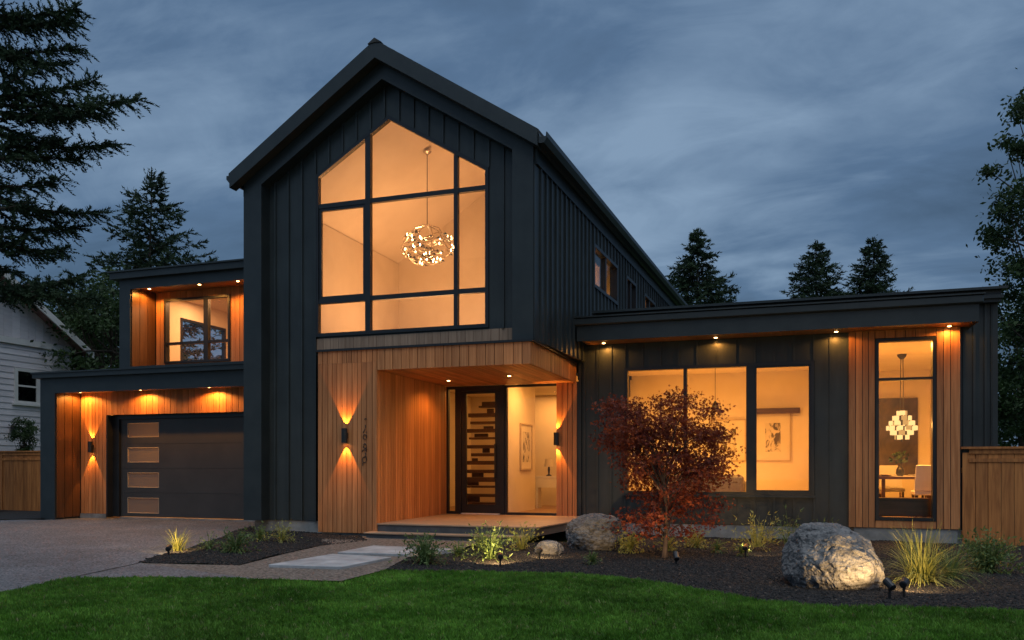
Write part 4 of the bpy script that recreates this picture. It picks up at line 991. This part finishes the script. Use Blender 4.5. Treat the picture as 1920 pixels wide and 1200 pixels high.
# ------------------------------------------------------------------ trees
def rvec(rr, s=1): return Vector((rr.uniform(-s,s), rr.uniform(-s,s), rr.uniform(-s,s)))
def spray(m, rr, p, d, L, n, w, wood=None):
    """one needle-covered twig from p along d"""
    d = d.normalized(); side = d.cross(Vector((0,0,1)))
    if side.length < .1: side = Vector((1,0,0))
    side.normalize(); upv = side.cross(d)
    for i in range(n):
        t = (i + rr.random()) / n; c = p + d * (L * t) + Vector((0,0,-.12*L*t*t))
        a = rr.uniform(0, 6.28); o = (side*math.cos(a) + upv*math.sin(a)*.8)
        l = w * rr.uniform(2.0, 3.6) * (1.15 - .6*t); tip = c + (d*.75 + o*.75).normalized() * l
        q = (d.cross(o)).normalized() * w * rr.uniform(.35,.6)
        m.add([c - q, c + q, tip], [(0,1,2)])
def limb(m_wood, m_leaf, rr, a, b, r0, sag, tw, tlen, nper, w):
    pts = []; K = 7
    for i in range(K+1):
        t = i/K; pts.append(a.lerp(b, t) + Vector((0,0,-sag*4*t*(1-t))) + rvec(rr,.02)*(b-a).length*.5*t*(1-t)*4*.3)
    m_wood.tube(pts, [max(.006, r0*(1-.85*i/K)) for i in range(K+1)], 5, cap=False)
    L = (b-a).length; ax = (b-a).normalized(); side = ax.cross(Vector((0,0,1))).normalized()
    n = int(L / tw)
    for i in range(n):
        t = .12 + .88*(i + rr.random())/n; k = min(int(t*K), K-1); f = t*K - k
        p = pts[k].lerp(pts[k+1], f)
        s = side * (1 if i % 2 else -1)
        dirv = ax*rr.uniform(.3,.9) + s*rr.uniform(.2,1.0) + Vector((0,0,rr.uniform(-.65,.45)))
        ll = tlen * rr.uniform(.5,1.1) * (1.0 - .55*abs(t-.45))
        spray(m_leaf, rr, p, dirv, ll, nper, w)
    spray(m_leaf, rr, pts[-2], ax + Vector((0,0,.35)), tlen*.8, nper, w)
def conifer(loc, h, r, seed, label, group, zb=.12, whorls=26, per=6, w=.055, dens=.16, nper=7, droop=.18, tl=.55, trunk_r=None, mat='fir', jag=.3, slope=.5):
    rr = random.Random(seed); t = thing('conifer_tree', loc, label, 'tree', group); o = Vector(loc)
    tm = MB(); lm = MB(); tr = trunk_r or h*.012
    tm.tube([o + Vector((rr.uniform(-.05,.05), rr.uniform(-.05,.05), h*k/8)) for k in range(9)], [tr*(1-k/8.4) for k in range(9)], 8)
    for i in range(whorls):
        f = zb + (1-zb) * (i/whorls)**.9; z = h*f
        rad = min(r, slope*(h - z)) + .12
        for k in range(per):
            a = rr.uniform(0,6.28); L = rad * rr.uniform(1-jag, 1+jag*.4); zz = z + rr.uniform(-.3,.3)*h/whorls
            A = o + Vector((0,0,min(zz, h*.985))); B = A + Vector((math.cos(a)*L, math.sin(a)*L, -droop*L*rr.uniform(.3,1.4) + .12*L*f))
            limb(tm, lm, rr, A, B, tr*.28*(1-f)+.008, .06*L, dens, tl*min(1, L/1.2+.25), nper, w)
    for k in range(6): spray(lm, rr, o + Vector((0,0,h*.96)), Vector((rr.uniform(-.5,.5), rr.uniform(-.5,.5), 1)), h*.05, nper, w)
    mk('trunk', tm, M['bark'], t, normals=False); mk('crown', lm, M[mat], t, normals=False)
    return t
def topped(px, py, d):                                     # tree of a given depth whose tip shows there
    p = atd(px, py, d); return (p.x, p.y, -.1), p.z + .1
loc, h = topped(1308, 430, 37); conifer(loc, h, 3.0, 11, 'broad spruce right of the gable roof edge, behind the wing roof', 'conifers behind the wing', whorls=30, per=8, w=.075, dens=.12, zb=.42, nper=9, tl=.6, slope=.5, jag=.45)
loc, h = topped(1531, 452, 42); conifer(loc, h, 2.6, 12, 'slim spruce standing apart in the middle of the wing roofline', 'conifers behind the wing', whorls=30, per=8, w=.075, dens=.12, zb=.42, nper=9, tl=.6, slope=.5, jag=.45)
loc, h = topped(1638, 444, 43); conifer(loc, h, 3.1, 13, 'dense spruce behind the wing roof above the cedar bay', 'conifers behind the wing', whorls=30, per=8, w=.075, dens=.12, zb=.42, nper=9, tl=.6, slope=.5, jag=.45)
loc, h = topped(283, 320, 36); conifer(loc, h, 3.4, 14, 'open branched pine with bare trunk above the upper balcony', None, zb=.3, whorls=24, per=7, w=.085, dens=.17, droop=-.10, jag=.4, nper=10, tl=.7, slope=.55)
# big fir at the left edge, with long level boughs reaching over the drive
def big_fir():
    d = 21.0; b = atd(-28, 900, d); o = Vector((b.x, b.y, 0)); rr = random.Random(77)
    t = thing('fir_tree', o, 'tall dark fir with long level boughs at the left edge', 'tree')
    tm = MB(); lm = MB(); hh = 17.0
    tm.tube([o + Vector((rr.uniform(-.04,.04), rr.uniform(-.04,.04), hh*k/9)) for k in range(10)], [.30*(1-k/10) + .03 for k in range(10)], 10)
    right = Vector((CS, SN, 0))
    spec = [(15,145),(45,142),(90,150),(118,120),(150,180),(186,258),(214,205),(270,214),(298,150),(335,110),(400,190),(428,150),(470,120),(520,150),(560,175),(-20,120),(-60,100),(-100,110)]
    for py, px in spec:
        tipd = d + rr.uniform(-1.2, 1.2); B = atd(px, py, tipd); A = o + Vector((0,0,B.z + rr.uniform(-.25,.55)))
        limb(tm, lm, rr, A, B, .055, .10, .034, .72, 18, .048)
        for k in range(1):                                # companion boughs beside it
            B2 = B + rvec(rr, .5) - right*rr.uniform(.5,1.6); limb(tm, lm, rr, A + Vector((0,0,rr.uniform(-.4,.4))), B2, .04, .1, .045, .65, 16, .048)
    for k in range(44):
        z = 6.6 + 10*k/44; a = rr.uniform(0, 6.28); L = rr.uniform(1.6, 3.2)*(1.12 - z/20)
        A = o + Vector((0,0,z)); B = A + Vector((math.cos(a)*L, math.sin(a)*L, rr.uniform(-.7,.1)))
        limb(tm, lm, rr, A, B, .045, .1, .06, .65, 14, .05)
    mk('trunk', tm, M['bark'], t, normals=False); mk('crown', lm, M['fir'], t, normals=False)
big_fir()
def leafy(loc, h, rx, rz, seed, label, cat='tree', group=None, nl=9000, ls=.11, cz=.62, mat='leaf', name='leafy_tree', clumps=90, trunk_r=.16, shape=None, bark='bark', cl_r=.5):
    rr = random.Random(seed); o = Vector(loc); t = thing(name, loc, label, cat, group); tm = MB(); lm = MB()
    C = o + Vector((0,0,h*cz))
    tm.tube([o, o+Vector((.05,.03,h*.25)), o+Vector((-.04,.02,h*.5)), o+Vector((.02,0,h*.8))], [trunk_r, trunk_r*.75, trunk_r*.5, trunk_r*.15], 8)
    cl = []
    while len(cl) < clumps:
        v = rvec(rr); 
        if not .35 < v.length < 1: continue
        p = C + Vector((v.x*rx, v.y*rx, v.z*rz)); cl.append(p)
        if len(cl) % 2 == 0:
            a = o + Vector((0,0,h*rr.uniform(.22,.7))); mdp = a.lerp(p,.55) + rvec(rr,.12)*rx*.5
            tm.tube([a, mdp, p], [trunk_r*.28, trunk_r*.16, trunk_r*.04], 5, cap=False)
    per = nl // clumps
    for p in cl:
        R_ = cl_r * rr.uniform(.6,1.25)
        for k in range(per):
            q = p + Vector((rr.gauss(0,.5), rr.gauss(0,.5), rr.gauss(0,.32)))*R_
            u = rvec(rr).normalized(); v = u.cross(rvec(rr)).normalized(); s = ls*rr.uniform(.6,1.2)
            lm.add([q-u*s*.5, q+v*s*.28, q+u*s*.6, q-v*s*.28], [(0,1,2,3)])
    mk('trunk', tm, M[bark], t, normals=False); mk('crown', lm, M[mat], t, normals=False)
    return t
def at_ground(px, d, z=-.1): p = atd(px, 900, d); return (p.x, p.y, z)
leafy(at_ground(210,30), 8.6, 2.5, 3.4, 31, 'leafy green tree between the neighbouring house and the upper balcony', nl=13000, ls=.17, clumps=110, cl_r=.7)
leafy(at_ground(95,33), 8.8, 2.8, 3.6, 32, 'dark leafy tree rising behind the neighbouring roof', nl=12000, ls=.18, clumps=100, cl_r=.8)
leafy(at_ground(160,40), 9.5, 4.5, 3.6, 37, 'broad leafy tree far behind the garage roof', nl=9000, ls=.24, clumps=90, cl_r=1.1)
leafy(at_ground(1988,19), 10.6, 1.7, 4.8, 33, 'tall drooping leafy tree cut by the right edge', nl=22000, ls=.125, clumps=150, cz=.58, cl_r=.40)
leafy(at_ground(1915,25), 6.9, 1.25, 3.0, 34, 'narrow dark tree behind the right fence beside the house corner', nl=10000, ls=.14, clumps=70, cz=.55, cl_r=.5)
leafy(at_ground(1960,30), 6.2, 2.0, 2.9, 35, 'bushy dark tree beyond the right fence at the frame edge', nl=9000, ls=.17, clumps=70, cz=.5, cl_r=.7)
p = onX(46,835,-21.5)
leafy((p.x, p.y, 0), onX(46,780,-21.5).z, .32, .62, 36, 'small clipped evergreen in front of the clapboard wall', 'shrub', nl=2600, ls=.07, clumps=30, cz=.78, name='topiary_shrub', trunk_r=.05, cl_r=.17)

# Japanese maple in front of the wide window
def maple():
    rr = random.Random(21); o = gnd(1245,1046,-.05); d0 = 11.35
    t = thing('maple_tree', o, 'red leaved Japanese maple in front of the wide amber window', 'tree')
    tm = MB(); lm = MB()
    fork = o + Vector((.02,.02,1.35))
    def lead(z): return o + Vector((.03*math.sin(z*3), .02*math.sin(z*4+1), z))
    tm.tube([lead(z) for z in (0,.12,.3,.5,.75,1.0,1.25,1.5)], [.045,.034,.029,.026,.022,.017,.011,.005], 8)
    # clusters placed through the crown: px, py, spread px, weight
    lobes = [(1165,770,40,26,9),(1150,815,38,30,9),(1200,800,50,40,12),(1290,770,62,34,16),(1250,810,60,45,16),(1320,810,60,40,15),(1335,855,45,34,13),(1355,880,30,20,6),
             (1225,850,55,45,14),(1290,855,60,45,16),(1215,895,45,35,8),(1310,890,45,30,8),(1255,905,60,30,8),(1205,945,45,25,10),(1250,950,60,30,12),(1310,945,55,25,12),(1335,965,40,20,6),(1195,970,35,18,6),(1260,985,70,18,7),(1180,840,35,40,8),(1248,960,40,25,10),(1215,985,35,14,6),(1285,935,45,20,8),(1290,985,40,14,5)]
    for (px, py, sx, sy, n) in lobes:
        for k in range(int(n*(1.05 if py < 920 else .55))):
            dd = d0 + rr.gauss(0, .38)
            cl_ = lambda a: max(-1.15, min(1.15, a))
            c = atd(1255 + (px - 1258)*.93 + cl_(rr.gauss(0,.6))*sx*.8, py + cl_(rr.gauss(0,.6))*sy*.85, dd)
            if c.z < .12: continue
            if k % 4 == 0:
                a = lead(min(1.4, max(.28, (c.z - o.z)*rr.uniform(.45,.75)))); ctl = a.lerp(c, .55) + Vector((0,0,.10)) + rvec(rr,.05)
                pts = [a, a.lerp(ctl,.5) + rvec(rr,.025) + Vector((0,0,.02)), ctl, ctl.lerp(c,.6) + rvec(rr,.03), c]
                tm.tube(pts, [.010,.008,.006,.004,.002], 5, cap=False)
            flow = Vector((rr.gauss(0,.5), rr.gauss(0,.5), -.25)).normalized()
            for j in range(98 if py < 920 else 66):
                q = c + Vector((rr.gauss(0,.10), rr.gauss(0,.10), rr.gauss(0,.052))) + flow*rr.uniform(-.08,.08)
                dn = (flow*.5 + rvec(rr,.8) + Vector((0,0,-.35))).normalized(); sd = dn.cross(rvec(rr)).normalized(); s = rr.uniform(.030,.055)
                for ang in (-.75, 0, .75):
                    l = (dn*math.cos(ang) + sd*math.sin(ang)) * s * (1 if ang == 0 else .8); wv = l.cross(dn.cross(sd)).normalized()*s*.15
                    lm.add([q, q + l*.45 + wv, q + l, q + l*.45 - wv], [(0,1,2,3)])
    mk('trunk', tm, M['bark2'], t, normals=False); mk('crown', lm, M['maple'], t, normals=False)
maple()

# ------------------------------------------------------------------ boulders
def boulder(c, sx, sy, sz, seed, label, cuts, sub=6, amp=.05):
    bm = bmesh.new(); bmesh.ops.create_icosphere(bm, subdivisions=sub, radius=1); rr = random.Random(seed)
    pl = [(Vector(n).normalized(), d) for n, d in cuts]
    for k in range(9): pl.append((rvec(rr).normalized(), rr.uniform(.80,.93)))
    for v in bm.verts:
        p = v.co.copy()
        for n, d in pl:
            e = p.dot(n) - d
            if e > 0: p -= n * e * .92
        q = p + Vector((seed, 0, 0))
        p += v.co * (mnoise.fractal(q*1.6, 1, 2, 4)*amp + mnoise.fractal(q*6, .9, 2, 5)*amp*.55 + abs(mnoise.noise(q*3.1))*-.05 - max(0, .06 - abs(mnoise.noise(q*2.3 + Vector((9,1,4)))))*.5 + mnoise.fractal(q*17, 1, 2, 3)*.010)
        v.co = Vector((p.x*sx, p.y*sy, p.z*sz))
    me = bpy.data.meshes.new('boulder'); bm.to_mesh(me); bm.free(); me.materials.append(M['rock'])
    o = bpy.data.objects.new('boulder', me); COL.objects.link(o); o.location = c
    return tag(o, label, 'boulder', 'boulders in the planting bed')
b = gnd(1565,1097); boulder((b.x-.01, b.y+.30, .19), .515, .46, .455, 3, 'large grey granite boulder spotlit at its right foot', [((.55,-.2,.75),.70),((-.8,-.3,.25),.82),((0,0,1),.86)])
b = gnd(1110,1022); boulder((b.x, b.y+.25, .12), .50, .42, .38, 8, 'rough grey boulder between the porch deck and the maple', [((.1,-.1,1),.80),((-.8,-.3,.1),.85),((.9,-.3,.2),.85)], amp=.09)
b = gnd(1026,1035); boulder((b.x, b.y+.1, .03), .21, .18, .15, 6, 'small lit stone in front of the porch deck corner', [((0,0,1),.8)], sub=4)

# ------------------------------------------------------------------ plants
def tuft(loc, n, L, lean, w, seed, mat, label, name='ornamental_grass', cat='ornamental grass', fork=0, group=None, arch=.6):
    rr = random.Random(seed); m = MB(); o = Vector(loc)
    n = int(n*1.7); w = w*1.25
    for k in range(n):
        a = rr.uniform(0,6.28); r = abs(rr.gauss(0,.045)) * L*2; b = o + Vector((math.cos(a)*r, math.sin(a)*r, -.01)); l = L*rr.uniform(.55,1.1)
        tilt = abs(rr.gauss(0,.5))*lean + .08; a2 = a + rr.gauss(0,.5); dx = Vector((math.cos(a2), math.sin(a2), 0)); sd = Vector((-dx.y, dx.x, 0))*w
        pts = []
        for j in range(5):
            t = j/4; ang = tilt*(1 + arch*t*1.6); pts.append(b + (dx*math.sin(min(ang,2.2)) + Vector((0,0,math.cos(min(ang,2.2)))))*l*t if j else b)
        vs_ = []
        for j, q in enumerate(pts): ww = 1 - (j/4)**1.5*.85; vs_ += [q - sd*ww, q + sd*ww]
        m.add(vs_, [(2*j, 2*j+1, 2*j+3, 2*j+2) for j in range(4)])
        for f in range(fork):
            q = pts[rr.randint(2,4)]; dd = (rvec(rr) + Vector((0,0,.5)) + dx*.5).normalized()*l*rr.uniform(.08,.2); s2 = dd.cross(rvec(rr)).normalized()*w*1.6
            m.add([q, q+dd*.5+s2, q+dd, q+dd*.5-s2], [(0,1,2,3)])
    return tag(mk(name, m, M[mat], loc=o, normals=False), label, cat, group)
def gp(px, py, z=0.0): p = gnd(px, py, z); return p
tuft(gp(333,1031,.01), 90, .36, 1.5, .0045, 1, 'ygrass', 'bright spotlit grass tuft at the driveway edge', arch=.5)
tuft(gp(392,1030,.02), 45, .26, 1.2, .004, 2, 'ggrass', 'thin green plant right of the spotlit grass tuft', 'shrub', 'plant', 2)
tuft(gp(442,1030,.03), 110, .30, 1.8, .005, 3, 'ggrass', 'low spreading green shrub in the bed beside the driveway', 'shrub', 'shrub', 4)
tuft(gp(486,1010,.03), 40, .26, 1.0, .005, 4, 'ggrass', 'small green plant at the corner of the gable foundation', 'shrub', 'plant', 3)
tuft(gp(528,1012,.03), 40, .34, 1.3, .004, 5, 'ygrass', 'wispy yellow green fern against the concrete under the gable', 'fern', 'fern', 4)
tuft(gp(797,1053), 130, .36, 1.0, .005, 6, 'ggrass', 'bushy green shrub beside the upper paving slab', 'shrub', 'shrub', 4)
tuft(gp(918,1046), 70, .44, 1.0, .005, 7, 'ggrass', 'tall green plant with lit tips in front of the porch steps', 'shrub', 'plant', 4)
tuft(gp(900,1030), 40, .36, 1.2, .004, 8, 'ygrass', 'yellow lit sprigs just before the lower porch step', 'shrub', 'plant', 5)
tuft(gp(978,1028), 45, .36, .9, .005, 9, 'ygrass', 'upright yellow lit plant by the deck corner', 'shrub', 'plant', 5)
tuft(gp(1112,1052), 60, .16, 1.3, .005, 10, 'ggrass', 'small green rosette plant below the rough grey boulder', 'shrub', 'plant', 1)
tuft(gp(1420,1024,-.04), 46, .52, 1.2, .004, 11, 'ygrass', 'wiry pale lit shrub under the right pane of the wide window', 'shrub', 'shrub', 6)
tuft(gp(1478,1018,-.06), 34, .52, 1.3, .0035, 12, 'ggrass', 'wiry dim shrub between the pale lit shrub and the large boulder', 'shrub', 'shrub', 5)
tuft(gp(1392,1036,-.02), 50, .16, 1.3, .005, 13, 'ggrass', 'low green clump in mulch right of the maple', 'shrub', 'plant', 2)
tuft(gp(1728,1088), 210, .66, 1.15, .0045, 14, 'ygrass', 'big fountain of yellow grass right of the large boulder', arch=.75)
tuft(gp(1780,1080), 110, .46, 1.6, .0045, 17, 'ggrass', 'green drooping grass at the right foot of the yellow grass')
tuft(gp(1850,1068,-.03), 150, .48, 1.5, .006, 15, 'ggrass', 'dark green shrub before the cedar fence', 'shrub', 'shrub', 5)
tuft(gp(1180,1030,-.03), 60, .30, 1.4, .006, 16, 'ygrass', 'yellowing low plant between the rough boulder and maple trunk', 'shrub', 'plant', 4)
tuft(gp(1306,1022,-.04), 60, .28, 1.6, .006, 18, 'ygrass', 'yellowing low plant right of the maple trunk at the wall', 'shrub', 'plant', 4)

# ------------------------------------------------------------------ garden spotlights
def garden_spot(loc, target, label, e, size=R(80)):
    o = Vector(loc); t = thing('garden_spotlight', loc, label, 'garden light', 'black garden spotlights')
    d = (Vector(target) - o - Vector((0,0,.10))).normalized(); h = o + Vector((0,0,.10))
    mk('stake', MB().tube([o - Vector((0,0,.03)), o + Vector((0,0,.07))], [.012,.014], 8), M['black'], t)
    m = MB().tube([h - d*.055, h - d*.05, h + d*.055], [.022,.034,.038], 12, cap=True); mk('lamp_head', m, M['black'], t)
    mk('lens', MB().tube([h + d*.0555, h + d*.058], [.030,.029], 12), M['disc'], t)
    lamp('spot_beam', 'SPOT', h + d*.075, e*4.2, t, (1,.62,.26), aim=d, spot_size=size, spot_blend=.5, shadow_soft_size=.02)
tuft(gp(1250,1026,-.03), 50, .2, 1.6, .006, 31, 'ygrass', 'low yellowing ground plant right behind the maple trunk', 'shrub', 'plant', 3)
tuft(gp(1345,1030,-.03), 40, .18, 1.6, .005, 32, 'ggrass', 'tiny green clump between the maple and the wiry lit shrub', 'shrub', 'plant', 2)
tuft(gp(1540,1016,-.08), 40, .42, 1.3, .004, 33, 'ggrass', 'dim wispy shrub just behind the large boulder', 'shrub', 'shrub', 4)
tuft(gp(858,1040,0), 50, .22, 1.2, .005, 34, 'ggrass', 'short green plant between bushy shrub and lit tall plant', 'shrub', 'plant', 3)
def up(px, py, z): p = gnd(px, py); return (p.x, p.y, z)
g = gnd(1668,1116); garden_spot(g, (g.x-.25, g.y+.35, .36), 'black spotlight stake at the right foot of the large boulder', 13, R(110))
garden_spot(gnd(1011,1047), up(1026,1036,.08), 'small black spotlight before the lit stone', 5, R(110))
garden_spot(gnd(316,1042), up(333,1031,.2), 'small black spotlight beside the driveway grass tuft', 14, R(90))
garden_spot(gnd(1695,1113), up(1730,1088,.34), 'low black spotlight added to light the yellow fountain grass', 14, R(100))  # second lamp beside the boulder, added only to light the grass
garden_spot(gnd(1398,1040,-.03), up(1420,1024,.3), 'low black spotlight under the wiry shrub by the wall', 8, R(100))
garden_spot(gnd(1268,1058,-.03), up(1245,1040,.75), 'low black spotlight aimed up into the maple', 10, R(120))
garden_spot(gnd(938,1058), up(925,1034,.28), 'low black spotlight among the plants before the porch steps', 18, R(110))
